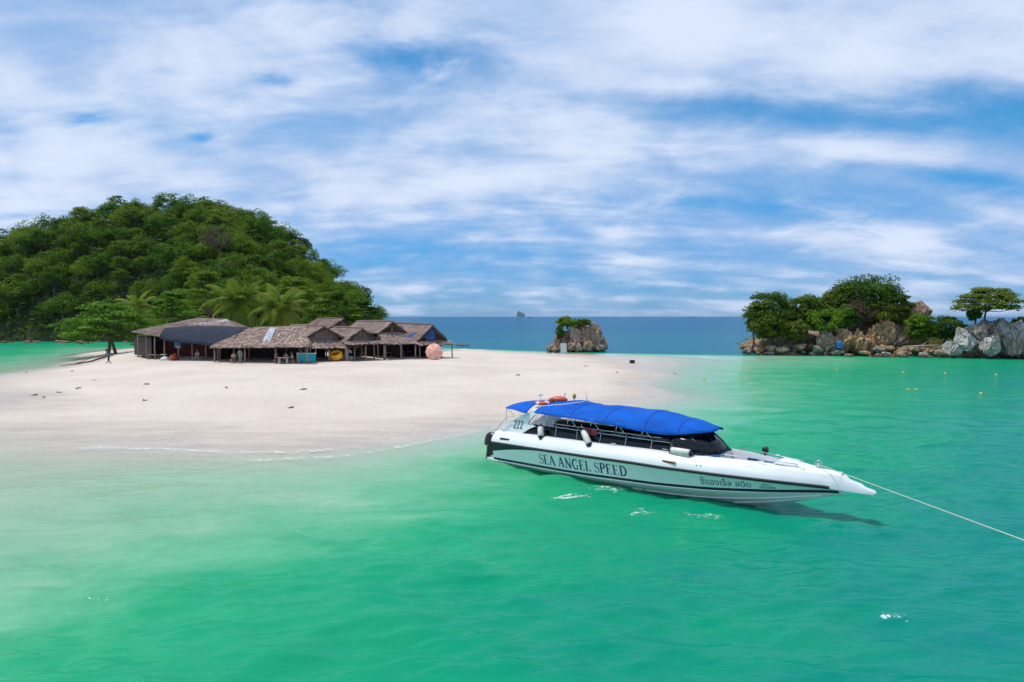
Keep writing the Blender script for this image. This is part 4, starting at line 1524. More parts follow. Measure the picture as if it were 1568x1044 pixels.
def person(label, p, rz, pose, shirt, trousers, group=None, lean=0.0):
    """one continuous skinned body; pose 'stand', 'sit' or 'lean'"""
    J = {}
    if pose == 'sit':
        hip = V((0, 0, .50))
        J['hip'] = hip
        J['chest'] = hip + V((0, -.06, .34))
        J['neck'] = hip + V((0, -.10, .52))
        J['head'] = hip + V((0, -.13, .68))
        for s, n in ((1, 'l'), (-1, 'r')):
            J['hipj' + n] = hip + V((s * .10, -.02, -.03))
            J['knee' + n] = hip + V((s * .14, -.42, -.01))
            J['ank' + n] = V((s * .14, -.42, .09))
            J['toe' + n] = V((s * .15, -.62, .05))
            J['sh' + n] = J['neck'] + V((s * .19, .02, -.07))
            J['elb' + n] = J['sh' + n] + V((s * .06, -.10, -.26))
            J['wri' + n] = J['elb' + n] + V((-s * .05, -.24, .0))
    else:
        hip = V((0, 0, .88))
        ln = .0 if pose == 'stand' else .22
        J['hip'] = hip
        J['chest'] = hip + V((0, -ln * .6, .34))
        J['neck'] = hip + V((0, -ln, .55))
        J['head'] = hip + V((0, -ln * 1.3, .72))
        for s, n in ((1, 'l'), (-1, 'r')):
            st = .0 if pose == 'stand' else s * .22
            J['hipj' + n] = hip + V((s * .10, 0, -.04))
            J['knee' + n] = V((s * .11, -.05 - st * .3, .48))
            J['ank' + n] = V((s * .12, .0 + st, .09))
            J['toe' + n] = V((s * .14, -.2 + st, .04))
            J['sh' + n] = J['neck'] + V((s * .20, .02, -.06))
            J['elb' + n] = J['sh' + n] + V((s * .07, -.02 - ln, -.29))
            J['wri' + n] = J['elb' + n] + V((-s * .02, -.16, -.2))
    verts, edges, rad, zone = [], [], [], []
    idx = {}

    def addv(k, pos, r_, z):
        idx[k] = len(verts)
        verts.append(pos)
        rad.append(r_)
        zone.append(z)

    def ed(a, b_):
        edges.append((idx[a], idx[b_]))
    addv('hip', J['hip'], .145, 1)
    addv('waist', J['hip'].lerp(J['chest'], .5), .125, 0)
    addv('chest', J['chest'], .15, 0)
    addv('neck', J['neck'], .058, 2)
    addv('chin', J['neck'].lerp(J['head'], .45) + V((0, -.02, 0)), .062, 2)
    addv('head', J['head'], .098, 2)
    addv('crown', J['head'] + V((0, .015, .085)), .075, 2)
    addv('nose', J['head'] + V((0, -.105, -.015)), .022, 2)
    for a, b_ in (('hip', 'waist'), ('waist', 'chest'), ('chest', 'neck'), ('neck', 'chin'), ('chin', 'head'), ('head', 'crown'), ('head', 'nose')):
        ed(a, b_)
    for n, s in (('l', 1), ('r', -1)):
        addv('hipj' + n, J['hipj' + n], .10, 1)
        addv('thigh' + n, J['hipj' + n].lerp(J['knee' + n], .5), .082, 1)
        addv('knee' + n, J['knee' + n], .062, 1)
        addv('calf' + n, J['knee' + n].lerp(J['ank' + n], .4), .058, 1)
        addv('ank' + n, J['ank' + n], .042, 2)
        addv('toe' + n, J['toe' + n], .036, 2)
        addv('sh' + n, J['sh' + n], .068, 0)
        addv('elb' + n, J['elb' + n], .045, 2)
        addv('wri' + n, J['wri' + n], .03, 2)
        d = (J['wri' + n] - J['elb' + n]).normalized()
        side = V((1, 0, 0))
        addv('palm' + n, J['wri' + n] + d * .07, .035, 2)
        for k in range(4):
            a_ = J['wri' + n] + d * (.13) + side * (k - 1.5) * .021
            b2 = a_ + d * (.035 + .008 * (1 if k in (1, 2) else 0)) + V((0, -.01, -.02))
            addv('f%d%s' % (k, n), a_, .009, 2)
            addv('g%d%s' % (k, n), b2, .008, 2)
            ed('palm' + n, 'f%d%s' % (k, n))
            ed('f%d%s' % (k, n), 'g%d%s' % (k, n))
        addv('th' + n, J['wri' + n] + d * .06 - side * s * .05, .011, 2)
        ed('palm' + n, 'th' + n)
        for a, b_ in (('hip', 'hipj'), ('hipj', 'thigh'), ('thigh', 'knee'), ('knee', 'calf'), ('calf', 'ank'), ('ank', 'toe'), ('chest', 'sh'), ('sh', 'elb'), ('elb', 'wri'), ('wri', 'palm')):
            ed(a if a in ('hip', 'chest') else a + n, b_ + n)
    me = bpy.data.meshes.new('person')
    me.from_pydata([tuple(q) for q in verts], edges, [])
    tmp = bpy.data.objects.new('tmp_person', me)
    COL.objects.link(tmp)
    tmp.modifiers.new('skin', 'SKIN')
    sv = me.skin_vertices[0].data
    for i, q in enumerate(sv):
        q.radius = (rad[i], rad[i])
    sv[0].use_root = True
    sd = tmp.modifiers.new('sub', 'SUBSURF')
    sd.levels = sd.render_levels = 1
    dg = bpy.context.evaluated_depsgraph_get()
    out = bpy.data.meshes.new_from_object(tmp.evaluated_get(dg))
    bpy.data.objects.remove(tmp)
    out.name = 'person'
    out.materials.clear()
    for k in (shirt, trousers, 'skin'):
        out.materials.append(M[k])
    va = np.array([tuple(q) for q in verts])
    for f in out.polygons:
        c_ = np.array(f.center)
        f.material_index = zone[int(np.argmin(((va - c_) ** 2).sum(1)))]
        f.use_smooth = True
    o = mobj('person', out, None, p, (0, 0, rz))
    setp(o, label, 'person', group)
    hb = MB()
    h = J['head']
    rows = []
    for j in range(6):
        th = math.pi * .62 * j / 5
        rows.append([h + V((.118 * math.sin(th) * math.cos(a), .02 + .122 * math.sin(th) * math.sin(a) + (.03 if j == 5 else 0), .055 + .125 * math.cos(th) - (.06 if (j == 5 and math.sin(a) > -.2) else 0) + (.05 if (j >= 4 and math.sin(a) < -.3) else 0))) for a in np.linspace(0, 2 * math.pi, 13)[:-1]])
    hb.loft(rows, close_u=True)
    hb.build('hair', M['hair'], o, True)
    for s in (-1, 1):
        MB().lathe([(.004, -.012), (.013, 0), (.004, .012)], h + V((s * .038, -.094, .02)), 6).build('eye', M['hair'], o, True)
    return o


PG = 'people sitting round the small table'
person('standing person in a green shirt and grey trousers under the striped roof', on_sand(367, 557) + V((0, .1, 0)), R(170), 'stand', 'green_shirt', 'grey_trousers')
person('person in a blue top leaning forward under the tree by the lagoon', on_sand(167, 556.5), R(-60), 'lean', 'blue_shirt', 'dark_trousers')
person('person in a mauve top sitting in the shade under the dark tarpaulin', on_sand(294, 553.5) + V((0, 1.4, 0)), R(20), 'sit', 'mauve_shirt', 'grey_trousers')
person('person in tan sitting on a stool beside the one in green', on_sand(357, 556) + V((0, .15, 0)), R(30), 'sit', 'tan_shirt', 'dark_trousers')
person('person in tan sitting behind the small white-legged table', on_sand(434, 557) + V((0, .95, 0)), 0, 'sit', 'tan_shirt', 'grey_trousers')
person('person in red sitting at the tarpaulin-hut end of the small table', on_sand(434, 557) + V((-.95, .2, 0)), R(75), 'sit', 'red_shirt', 'dark_trousers')
person('person in grey sitting at the counter end of the small table', on_sand(434, 557) + V((.95, .3, 0)), R(-75), 'sit', 'grey_shirt', 'dark_trousers')
for k, (dx, dy, lab) in enumerate([(0, .95, 'plain wooden stool under the person in tan behind the small table'), (-.95, .2, 'plain wooden stool under the person in red at the small table'), (.95, .3, 'plain wooden stool under the person in grey at the small table')]):
    table('wooden_stool', lab, on_sand(434, 557) + V((dx, dy, 0)), (.36, .36), .42, 'wood', 0, 'stool')
table('plank_bench', 'wooden bench under the person in mauve beneath the tarpaulin', on_sand(294, 553.5) + V((0, 1.4, 0)), (1.2, .36), .42, 'wood', R(20), 'bench')

# ------------------------------------------------------------------ rocks and islets
M['rock_grey'] = mat_rock('rock_grey', (0.40, 0.37, 0.345), (0.30, 0.22, 0.165), (0.50, 0.29, 0.13), 0.6)
M['rock_brown'] = mat_rock('rock_brown', (0.40, 0.33, 0.27), (0.38, 0.235, 0.125), (0.66, 0.33, 0.08), 0.3, 1.0, 0.45)
M['rock_mauve'] = mat_rock('rock_mauve', (0.48, 0.375, 0.305), (0.35, 0.235, 0.165), (0.56, 0.35, 0.17), 0.45, 1.3, 0.50)
M['rock_pale'] = mat_rock('rock_pale', (0.52, 0.49, 0.465), (0.32, 0.26, 0.21), (0.48, 0.31, 0.16), 0.75)


def rock_mesh(name, seed, size, mat, sub=3, planes=14, rough=0.10, ribs=0.0, flat_base=True, lo=0.55, hi=0.88, smooth=False):
    bm = bmesh.new()
    bmesh.ops.create_icosphere(bm, subdivisions=sub, radius=1.0)
    r_ = random.Random(seed)
    ns = []
    for k in range(planes):
        n = Vector((r_.gauss(0, 1), r_.gauss(0, 1), r_.gauss(0, .8))).normalized()
        ns.append((n, r_.uniform(lo, hi)))
    off = Vector((seed * 1.37, seed * .71, seed * .3))
    for v in bm.verts:
        c = v.co.copy()
        for n, d in ns:
            k = c.dot(n) - d
            if k > 0:
                c -= n * k * 0.985
        nn = c.normalized()
        q = c * 2.1 + off
        dsp = rough * (mnoise.fractal(q, 1.0, 2.0, 4) + 0.6 * (abs(mnoise.noise(c * 4.3 + off)) - .25))
        if ribs:
            w = Vector((c.x * 4.5 + .9 * c.z, c.y * 4.5, c.z * .8)) + off
            dsp += ribs * (abs(mnoise.noise(w)) * 1.6 - .45) + ribs * .5 * (abs(mnoise.noise(w * 2.3)) - .25)
        c += nn * dsp
        v.co = Vector((c.x * size[0], c.y * size[1], c.z * size[2]))
    me = bpy.data.meshes.new(name)
    bm.to_mesh(me)
    bm.free()
    me.materials.append(mat)
    if smooth:
        me.polygons.foreach_set('use_smooth', np.ones(len(me.polygons), dtype=bool))
    me.update()
    return me


islet = empty('rocky_islet', (48, 110, 0))
setp(islet, 'rocky islet with brown cliff and pale boulders topped by green trees', 'islet')
IO = Vector((48, 110, 0))


def part_rock(name, px, py, D, size, mat, seed, z=None, rz=0.0, sub=4, planes=16, rough=.10, ribs=0.0, parent=None, org=None, tilt=(0, 0), **kw):
    c = at_depth(px, py, D)
    if z is not None:
        c.z = z
    o = mobj(name, rock_mesh(name, seed, size, M[mat], sub, planes, rough, ribs, **kw), parent or islet, c - (org if org is not None else IO), (tilt[0], tilt[1], rz))
    return o


# the body of the islet
part_rock('bedrock', 1240, 530, 119, (11.5, 6, 3.3), 'rock_brown', 1, z=.6, ribs=.10)
part_rock('bedrock', 1350, 530, 117, (10, 6.5, 5.2), 'rock_brown', 2, z=.4, ribs=.10)
part_rock('bedrock', 1450, 530, 113, (8, 6, 3.6), 'rock_brown', 3, z=.2, ribs=.08)
part_rock('bedrock', 1590, 530, 108, (11, 7, 4.6), 'rock_pale', 4, z=.2, ribs=.10)
# brown cliff of leaning ribs
for k, (px, top, D, w, dp, mat) in enumerate([(1268, 501, 109.5, 1.9, 1.8, 'rock_mauve'), (1290, 499, 109, 1.9, 1.9, 'rock_brown'), (1312, 498, 108.6, 1.8, 2.0, 'rock_brown'), (1334, 500, 108.6, 1.9, 1.9, 'rock_brown'),
                                              (1352, 489, 109.5, 2.0, 2.2, 'rock_brown'), (1372, 489, 110, 2.0, 2.2, 'rock_mauve'), (1388, 500, 110, 1.6, 1.8, 'rock_brown')]):
    zt = at_depth(px, top, D).z
    part_rock('cliff_face', px, 520, D, (w, dp, zt * .60), mat, 20 + k, z=zt * .42, rz=k * .7, ribs=.32, rough=.16, planes=20, tilt=(.08, -.14), lo=.5, hi=.8)
# the tall block standing clear of the trees
for k, (px, top, bot, w) in enumerate([(1408, 453, 500, 2.1), (1392, 460, 500, 1.7)]):
    a, b_ = at_depth(px, top, 114).z, at_depth(px, bot, 114).z
    part_rock('standing_rock', px, 470, 114, (w, 1.9, (a - b_) * .55), 'rock_mauve', 40 + k, z=(a + b_) / 2, planes=22, ribs=.08, lo=.5, hi=.74)
# pale rock mass at the far end
for k, (px, py, D, sx, sz, z) in enumerate([(1500, 500, 103, 2.9, 3.0, 3.6), (1532, 505, 102, 3.0, 2.9, 3.3), (1560, 510, 102, 3.0, 2.6, 3.2), (1478, 520, 102, 2.3, 2.2, 2.4), (1515, 525, 100.5, 2.6, 2.0, 1.8), (1548, 530, 100, 2.3, 2.0, 1.7),
                                           (1590, 515, 101, 3.0, 3.0, 2.6), (1575, 535, 99.5, 1.9, 1.7, 1.2), (1620, 520, 101, 3.5, 3.0, 2.0), (1462, 532, 102, 1.7, 1.5, 1.4)]):
    part_rock('boulder', px, py, D, (sx * 1.2, sx * .95, sz * 1.22), 'rock_pale', 60 + k, z=z, rz=k * 1.1, planes=26, ribs=.16, rough=.08, lo=.42, hi=.78)
# shore boulders
RB = [rock_mesh('boulder', 300 + k, (1, .85, .62), M[['rock_grey', 'rock_mauve', 'rock_brown', 'rock_brown'][k % 4]], 3, 20, .07, .05, lo=.42, hi=.78) for k in range(12)]
br = random.Random(9)
for k in range(125):
    s = br.random()
    px = 1138 + 445 * s
    Dl = 110.5 - 10.5 * s - (1.2 if 0.35 < s < .65 else 0)
    back = br.random() ** 1.6 * 3.2
    sz = br.uniform(.32, 1.15) * (1.2 if back > 1.2 else .85)
    c = at_depth(px, 540, Dl + back)
    c.z = .02 + back * .42 + br.uniform(-.12, .16)
    o = mobj('boulder', RB[k % 12], islet, c - IO, (br.uniform(-.3, .3), br.uniform(-.3, .3), br.random() * 6.28), (sz * br.uniform(.9, 1.5), sz, sz * br.uniform(.7, 1.1)))
# named larger ones along the water
for k, (px, D, sz, z) in enumerate([(1325, 106.2, 1.1, .5), (1252, 107.5, 1.3, 1.0), (1285, 107.2, 1.2, .6), (1200, 109, 1.2, .9), (1225, 109, 1.3, 1.3), (1415, 103.8, 1.2, .4), (1445, 102.6, 1.4, .9), (1160, 111, 1.2, .8), (1180, 111, 1.3, 1.1), (1345, 106.6, 1.3, 1.0)]):
    c = at_depth(px, 540, D)
    c.z = z
    mobj('boulder', RB[(k * 5 + 3) % 12], islet, c - IO, (.1, .1, k), (sz * 1.25, sz, sz * .85))

# thicket growing over the top of the islet: nobody could count it
TP, TN_ = [], []
tq = np.random.default_rng(61)
for o in [q for q in islet.children if q.name.startswith('bedrock')][:3] + [q for q in islet.children if q.name.startswith('standing_rock')]:
    for f in o.data.polygons:
        w_ = IO + o.location + Matrix.Rotation(o.rotation_euler.z, 3, 'Z') @ f.center
        px = 784 + FPX * w_.x / w_.y
        g = float(fbm(np.array([w_.x / 3.0]), np.array([(w_.y + w_.z) / 3.0]), 19, 2)[0])
        lim = 1.0 if (px < 1258 or px > 1385) else 3.3
        if f.normal.z > -.1 and w_.z > lim + 1.5 * g and g > -.22 and not (o.name.startswith('standing') and w_.z > 6.2):
            for _ in range(5):
                TP.append(tuple(w_ + f.normal * (.15 + .75 * tq.random() * (1 + g)) + Vector(tq.normal(size=3) * .22)))
                TN_.append(tuple(f.normal + Vector((0, -.2, .7)) + Vector(tq.normal(size=3) * .6)))
TP, TN_ = np.array(TP), np.array(TN_)
v, f, tn = leaf_cloud(TP, TN_, np.full(len(TP), .20), np.clip(.45 + 1.2 * fbm(TP[:, 0] / 1.5, TP[:, 2] / 1.5, 8, 2) + .15 * tq.normal(size=len(TP)), 0, 1), tq)
setp(mobj('islet_undergrowth', npmesh('islet_undergrowth', v, f, M['leaf_islet'], False, {'tone': ('POINT', tn)})), 'low green thicket covering the upper slopes of the islet', 'undergrowth', kind='stuff')

# blue barrel and a pale driftwood trunk on its shore
c0 = at_depth(1286, 528, 106.8)
c = thing('blue_barrel', 'blue plastic barrel standing among the rocks of the islet', 'barrel', (c0.x, c0.y, c0.z - .55))
MB().lathe([(.44, 0), (.5, .05), (.52, .35), (.5, .4), (.53, .45), (.53, .75), (.5, .8), (.52, .85), (.48, 1.12), (.42, 1.17)], (0, 0, 0), 18).build('drum', M['blue_plastic'], c, True)
MB().lathe([(.40, 0), (.42, .05), (.36, .07)], (0, 0, 1.16), 18).build('lid', M['blue_plastic'], c, True)
mb = MB()
mb.tube([at_depth(1382, 531, 104.6), at_depth(1410, 529.5, 104.6), at_depth(1442, 528.5, 104.2)], [.10, .14, .10], 7)
mb.tube([at_depth(1410, 529.5, 104.6), at_depth(1420, 523, 104.8)], [.08, .03], 6)
setp(mb.build('driftwood_log', M['wood_pale'], None, True), 'pale bleached tree trunk lying across the islet rocks', 'driftwood')


def islet_tree(name, label, px, top, bot, halfw, D, seed, zg, lob=44, per=120, leaf=.15, mat='leaf_islet', cat='tree', flat=.75, group=None, trunk=True, tiers=None, lobe_r=(.13, .29)):
    b_ = at_depth(px, bot, D)
    zt = at_depth(px, top, D).z
    zb = b_.z
    Rx = halfw * D / FPX
    Rz = (zt - zb) / 2
    zc = (zb + Rz) - zg
    cm, C = crown_mesh('crown', seed, Rx, Rz, zc, int(lob * 2.1), int(per * 1.15), leaf * 1.25, M[mat], flat=flat, lobe_r=lobe_r, tiers=tiers, upbias=.8 if not tiers else 1.4, shell=.55 if not tiers else .1, low=-.95)
    e = empty(name, (b_.x, b_.y, zg))
    setp(e, label, cat, group)
    if trunk:
        mobj('trunk', trunk_mesh('trunk', seed, C, zc, .17, M['twig'], maxl=16), e)
    mobj('crown', cm, e)
    return e


islet_tree('islet_tree', 'dense round tree at the beach-side tip of the islet', 1182, 437, 522, 44, 113, 401, 2.0, 60, 150)
islet_tree('islet_tree', 'green tree beside the round tip tree, leaning over the brown cliff', 1234, 446, 512, 34, 113, 402, 2.2, 46, 140)
islet_tree('islet_tree', 'tallest domed tree on the crest of the islet', 1326, 415, 500, 60, 115, 403, 4.0, 80, 150)
islet_tree('islet_tree', 'tree joining the domed crest tree to the tip trees', 1278, 440, 505, 34, 115, 404, 3.4, 44, 140)
islet_tree('islet_tree', 'thin brownish tree in front of the domed crest tree', 1318, 452, 502, 30, 111, 405, 3.6, 34, 70, .11, 'leaf_dry', lobe_r=(.28, .4))
islet_tree('islet_tree', 'green tree at the shoulder of the crest beside the standing rock', 1372, 446, 498, 26, 113, 406, 3.8, 36, 130)
islet_tree('islet_shrub', 'yellow-green shrub above the brown cliff face', 1262, 470, 515, 34, 110.5, 407, 2.2, 40, 130, .14, 'leaf_bright', 'shrub')
islet_tree('islet_shrub', 'bright shrub tumbling down between brown cliff and pale rocks', 1408, 476, 526, 24, 107, 408, 1.5, 40, 130, .13, 'leaf_bright', 'shrub')
islet_tree('islet_shrub', 'dark low shrub in the saddle beside the pale rocks', 1446, 482, 524, 32, 106, 409, 1.0, 44, 120, .13, 'leaf_islet', 'shrub')
islet_tree('islet_shrub', 'dark shrub at the waterline of the islet tip', 1212, 486, 524, 30, 110.5, 410, 1.4, 36, 110, .13, 'leaf_islet', 'shrub')
islet_tree('islet_shrub', 'low green shrub at the beach-side edge of the islet', 1154, 468, 516, 15, 112.5, 411, 1.6, 26, 110, .13, 'leaf_islet', 'shrub')
islet_tree('umbrella_tree', 'flat umbrella-shaped tree growing alone on the pale rocks', 1512, 443, 480, 54, 103, 412, 5.2, 70, 90, .15, 'leaf_islet', flat=.4, lobe_r=(.15, .26), tiers=[(-.5, .95), (0, 1.0), (.45, .75), (.85, .4)])
islet_tree('islet_shrub', 'small tuft of green at the foot of the umbrella tree', 1492, 470, 494, 13, 103, 413, 5.0, 20, 90, .12, 'leaf_islet', 'shrub')
islet_tree('islet_shrub', 'olive shrub behind the pale rocks at the far end of the islet', 1560, 482, 515, 16, 105, 414, 4.0, 24, 90, .12, 'leaf_islet', 'shrub')

islet_tree('islet_shrub', 'dense green thicket below the round tip tree', 1178, 470, 526, 34, 111.5, 415, 1.4, 50, 130, .13, 'leaf_islet', 'shrub')
islet_tree('islet_shrub', 'olive thicket on the crest slope beneath the domed tree', 1345, 458, 502, 34, 111.5, 416, 3.4, 44, 120, .13, 'leaf_islet', 'shrub')
islet_tree('islet_shrub', 'green thicket between the crest tree and the brown cliff', 1292, 462, 508, 26, 111.2, 417, 2.6, 40, 120, .13, 'leaf_bright', 'shrub')

# ------------------------------------------------------------------ the single rock stack at the end of the beach
so = at_depth(884, 538, 121)
so.z = 0
stack = empty('rock_stack', so)
setp(stack, 'lone craggy rock stack with a green cap at the beach end', 'rock')
for k, (px, top, D, w, dp, lean) in enumerate([(846, 524, 119.0, 1.1, 1.3, .25), (856, 511, 120, 1.3, 1.6, .2), (868, 501, 120.5, 1.45, 2.0, .12), (882, 499, 120, 1.5, 2.3, .12), (896, 497, 120.5, 1.5, 2.4, .06), (909, 499, 121, 1.45, 2.2, -.06),
                                               (919, 506, 121.5, 1.2, 1.6, -.2), (873, 520, 117.8, 1.4, 1.1, .1), (900, 518, 118.2, 1.5, 1.2, .05), (886, 524, 117.4, 1.0, .9, 0), (850, 530, 117.5, .8, .8, 0), (918, 524, 119, .9, 1.0, -.1)]):
    zt = at_depth(px, top, D).z
    part_rock('crag', px, 520, D, (w, dp, zt * .64), 'rock_mauve', 500 + k, z=zt * .40, rz=k * .9, ribs=.22, planes=22, rough=.12, parent=stack, org=so, tilt=(.0, lean), lo=.5, hi=.8)
part_rock('crag', 888, 515, 121.5, (3.9, 2.2, 3.3), 'rock_mauve', 540, z=1.7, ribs=.16, planes=18, rough=.1, parent=stack, org=so, lo=.6, hi=.85)
part_rock('crag', 905, 515, 121.2, (2.6, 2.0, 3.4), 'rock_mauve', 541, z=1.8, ribs=.16, planes=18, rough=.1, parent=stack, org=so, lo=.6, hi=.85)
for k in range(16):
    px = 838 + 90 * br.random()
    D = 117.2 + 1.5 * br.random() + (1.5 if px > 905 else 0)
    c = at_depth(px, 537, D)
    c.z = ground_fast(c.x, c.y) * .5 + .1
    s = br.uniform(.25, .6)
    mobj('boulder', RB[k % 12], stack, c - so, (0, 0, k), (s * 1.3, s, s * .8))
islet_tree('stack_shrub', 'green shrub capping the lone rock stack and spilling down its side', 868, 485, 502, 18, 120, 421, 4.6, 34, 110, .13, 'leaf_bright', 'shrub', flat=.8)
islet_tree('stack_shrub', 'low strip of green along the seaward top of the lone rock', 893, 488, 500, 15, 120.5, 422, 4.8, 26, 90, .12, 'leaf_islet', 'shrub', flat=.7)
islet_tree('stack_shrub', 'hanging green shrub on the hut-side face of the lone rock', 858, 494, 524, 9, 118.6, 423, 2.2, 26, 90, .11, 'leaf_islet', 'shrub', flat=.9)
p = at_depth(863, 537, 117.0)
p.z = ground_fast(p.x, p.y)
c = thing('notice_board', 'white notice board with a turquoise foot leaning on the lone rock', 'sign', p + V((0, 0, -.05)), R(8))
MB().box((0, 0, 1.25), (1.05, .1, 1.75), Matrix.Rotation(R(-6), 3, 'X')).build('panel', M['white_paint'], c, bevel=.02)
MB().box((.05, -.12, .28), (.95, .22, .5)).build('plinth', M['turquoise'], c, bevel=.02)
for s in (-.42, .42):
    MB().tube([(s, .12, -.2), (s, .14, 1.8)], .045, 6).build('post', M['wood'], c, True)

# a dark reef breaking the surface off the huts
rf = at_depth(707, 530, 146)
rf.z = 0
reef = empty('reef_rock', rf)
setp(reef, 'low dark reef rock in the blue sea beyond the huts', 'rock')
for k, (dx, sx, sz) in enumerate([(-.9, .9, .45), (.2, 1.0, .6), (1.2, .8, .5), (-.3, .6, .3)]):
    mobj('boulder', RB[k + 2], reef, (dx, .2 * k, .05), (0, 0, k), (sx, sx, sz))
# boulders where the wood meets the lagoon
for k in range(30):
    px = -20 + 260 * br.random()
    c = at_depth(px, 522, 158 + 10 * br.random() - 28 * max(0, (px - 190) / 50))
    s = br.uniform(.5, 1.4)
    o = mobj('lagoon_rock', RB[(k * 7) % 12], None, (c.x, c.y, .05), (0, 0, k), (s * 1.5, s, s * .75))
    setp(o, 'brown boulder at the foot of the wooded hill on the lagoon shore', 'rock', 'boulders along the lagoon shore')

# ------------------------------------------------------------------ far things
D = 14000.0
c = at_depth(797, 485, D)
fe = empty('distant_island', (c.x, c.y, 0))
setp(fe, 'small steep blue island far out on the horizon', 'island')
wpx = D / FPX
M['far_forest'] = mat_plain('far_forest', (0.03, 0.07, 0.05), 0.9, var=.3, scale=.02)
for k, (dx, w, h) in enumerate([(-2.0, 4.4, 8.6), (1.2, 4.2, 8.0), (5.0, 2.2, 5.8), (-.3, 5.0, 6.5)]):
    mobj('island_peak', rock_mesh('island_peak', 700 + k, (w * wpx, w * wpx, h * wpx), M['far_forest'], 4, 14, .06, .10), fe, (dx * wpx, 0, 0), (0, 0, k))
M['far_white'] = mat_plain('far_white', (0.7, 0.72, 0.74), 0.5)
M['far_dark'] = mat_plain('far_dark', (0.05, 0.06, 0.09), 0.5)


def far_ship(label, px, D, Ls):
    c = at_depth(px, 484, D)
    e = empty('distant_boat', (c.x, c.y, 0))
    setp(e, label, 'boat')
    rows = []
    for x, b_ in ((-.5, .12), (-.2, .16), (.2, .15), (.5, .01)):
        rows.append([(x * Ls, -b_ * Ls, .16 * Ls), (x * .94 * Ls, -b_ * .6 * Ls, -.03 * Ls), (x * .94 * Ls, b_ * .6 * Ls, -.03 * Ls), (x * Ls, b_ * Ls, .16 * Ls)])
    MB().loft(rows, close_u=True).build('hull', M['far_dark'], e)
    MB().box((-.05 * Ls, 0, .24 * Ls), (.45 * Ls, .22 * Ls, .17 * Ls), taper=.85).build('cabin', M['far_white'], e)
    MB().tube([(0, 0, .3 * Ls), (0, 0, .5 * Ls)], .012 * Ls, 5).build('mast', M['far_white'], e)


far_ship('white boat on the horizon beside the small blue island', 811, 3000, 16)
far_ship('tiny boat alone on the horizon between rock stack and islet', 1057, 4000, 20)

# yellow swimming-line floats
BU = [(1282, 565), (1391, 597), (1403, 597), (1447, 571.5), (1502, 603), (1525, 574), (1134, 580), (1078, 580), (1383, 570), (1142, 568)]
m_b = MB()
m_b.lathe([(.03, -.06), (.11, -.04), (.13, 0.02), (.11, .08), (.04, .10), (.02, .14)], (0, 0, 0), 12)
M['buoy'] = mat_plain('buoy_yellow', (0.75, 0.50, 0.03), .4, var=.1)
by = m_b.build('yellow_buoy', M['buoy'], None, True)
by_me = by.data
bpy.data.objects.remove(by)
for k, (a, b_) in enumerate(BU):
    p = at_plane(a, b_, .03)
    o = mobj('yellow_buoy', by_me, None, p, (0, .2, k))
    setp(o, 'small yellow float of the swimming line bobbing in the shallows', 'buoy', 'floats of the swimming line')

# ------------------------------------------------------------------ the speedboat
def mat_gel(name, col, rough=0.22, coat=0.3, var=.03):
    m, t = newmat(name)
    g = t.add('ShaderNodeTexCoord')
    p = g.outputs['Object']
    n1 = t.noise(t.mapping(p, scale=(.6, 3, 3)), 1.5, 6.0, .65, .3)
    n2 = t.noise(t.mapping(p, scale=(7, 7, .6)), 1.2, 5.0, .7, .2)
    c = t.mix(t.mapr(n1, .35, .7), tuple(x * (1 - 2.5 * var) for x in col), col)
    # faint run-off streaks and scuffs
    c = t.mix(t.math('MULTIPLY', t.mapr(n2, .60, .78), .22), c, (0.42, 0.40, 0.34))
    b = t.add('ShaderNodeBsdfPrincipled', Base_Color=c, Roughness=t.mapr(n1, .3, .7, rough * .8, rough * 1.5))
    b.inputs['Coat Weight'].default_value = coat
    b.inputs['Coat Roughness'].default_value = .12
    t.add('ShaderNodeOutputMaterial', i0=b)
    return m


M['gelcoat'] = mat_gel('white_gelcoat', (0.85, 0.855, 0.85))
M['navy'] = mat_plain('navy_stripe', (0.008, 0.014, 0.035), .3, var=.1)
M['rubber_rail'] = mat_plain('rubber_rail', (0.012, 0.014, 0.020), .55, var=.2)
M['letter_blue'] = mat_plain('lettering_blue', (0.008, 0.035, 0.13), .35, var=.05)
M['cushion'] = mat_plain('cushion_blue', (0.015, 0.10, 0.26), .6, var=.1)
M['seat_grey'] = mat_plain('seat_grey', (0.16, 0.19, 0.25), .7, var=.15)
M['deck_floor'] = mat_plain('deck_floor', (0.30, 0.31, 0.33), .7, var=.1)
M['black_plastic'] = mat_plain('black_plastic', (0.010, 0.010, 0.012), .3, var=.2)
M['vent_black'] = mat_plain('vent_black', (0.02, 0.02, 0.02), .6)
M['brass'] = mat_plain('brass_vent', (0.38, 0.25, 0.08), .4, .6, var=.2)
M['white_rope'] = mat_plain('white_rope', (0.66, 0.64, 0.55), .9, var=.15, scale=30)
M['fender_white'] = mat_plain('fender_white', (0.74, 0.71, 0.62), .5, var=.10, scale=5)
M['flag_red'] = mat_plain('red_cloth', (0.45, 0.06, 0.09), .8, var=.2)
M['beacon'] = mat_plain('beacon_yellow', (0.65, 0.40, 0.03), .3)
m, t = newmat('canvas_blue')
g_ = t.add('ShaderNodeTexCoord')
n1 = t.noise(t.mapping(g_.outputs['Object'], scale=(.5, 1.6, 1)), 1.6, 4.0, .55, .4)
n2 = t.noise(g_.outputs['Object'], 60, 2.0)
bp = t.add('ShaderNodeBump', Strength=.35, Distance=.06, Height=t.math('ADD', n1, t.math('MULTIPLY', n2, .03)))
b = t.add('ShaderNodeBsdfPrincipled', Base_Color=t.mix(t.mapr(n1, .3, .7), (0.002, 0.080, 0.42), (0.003, 0.115, 0.55)), Roughness=.75, Normal=bp.outputs[0])
b.inputs['Specular IOR Level'].default_value = .15
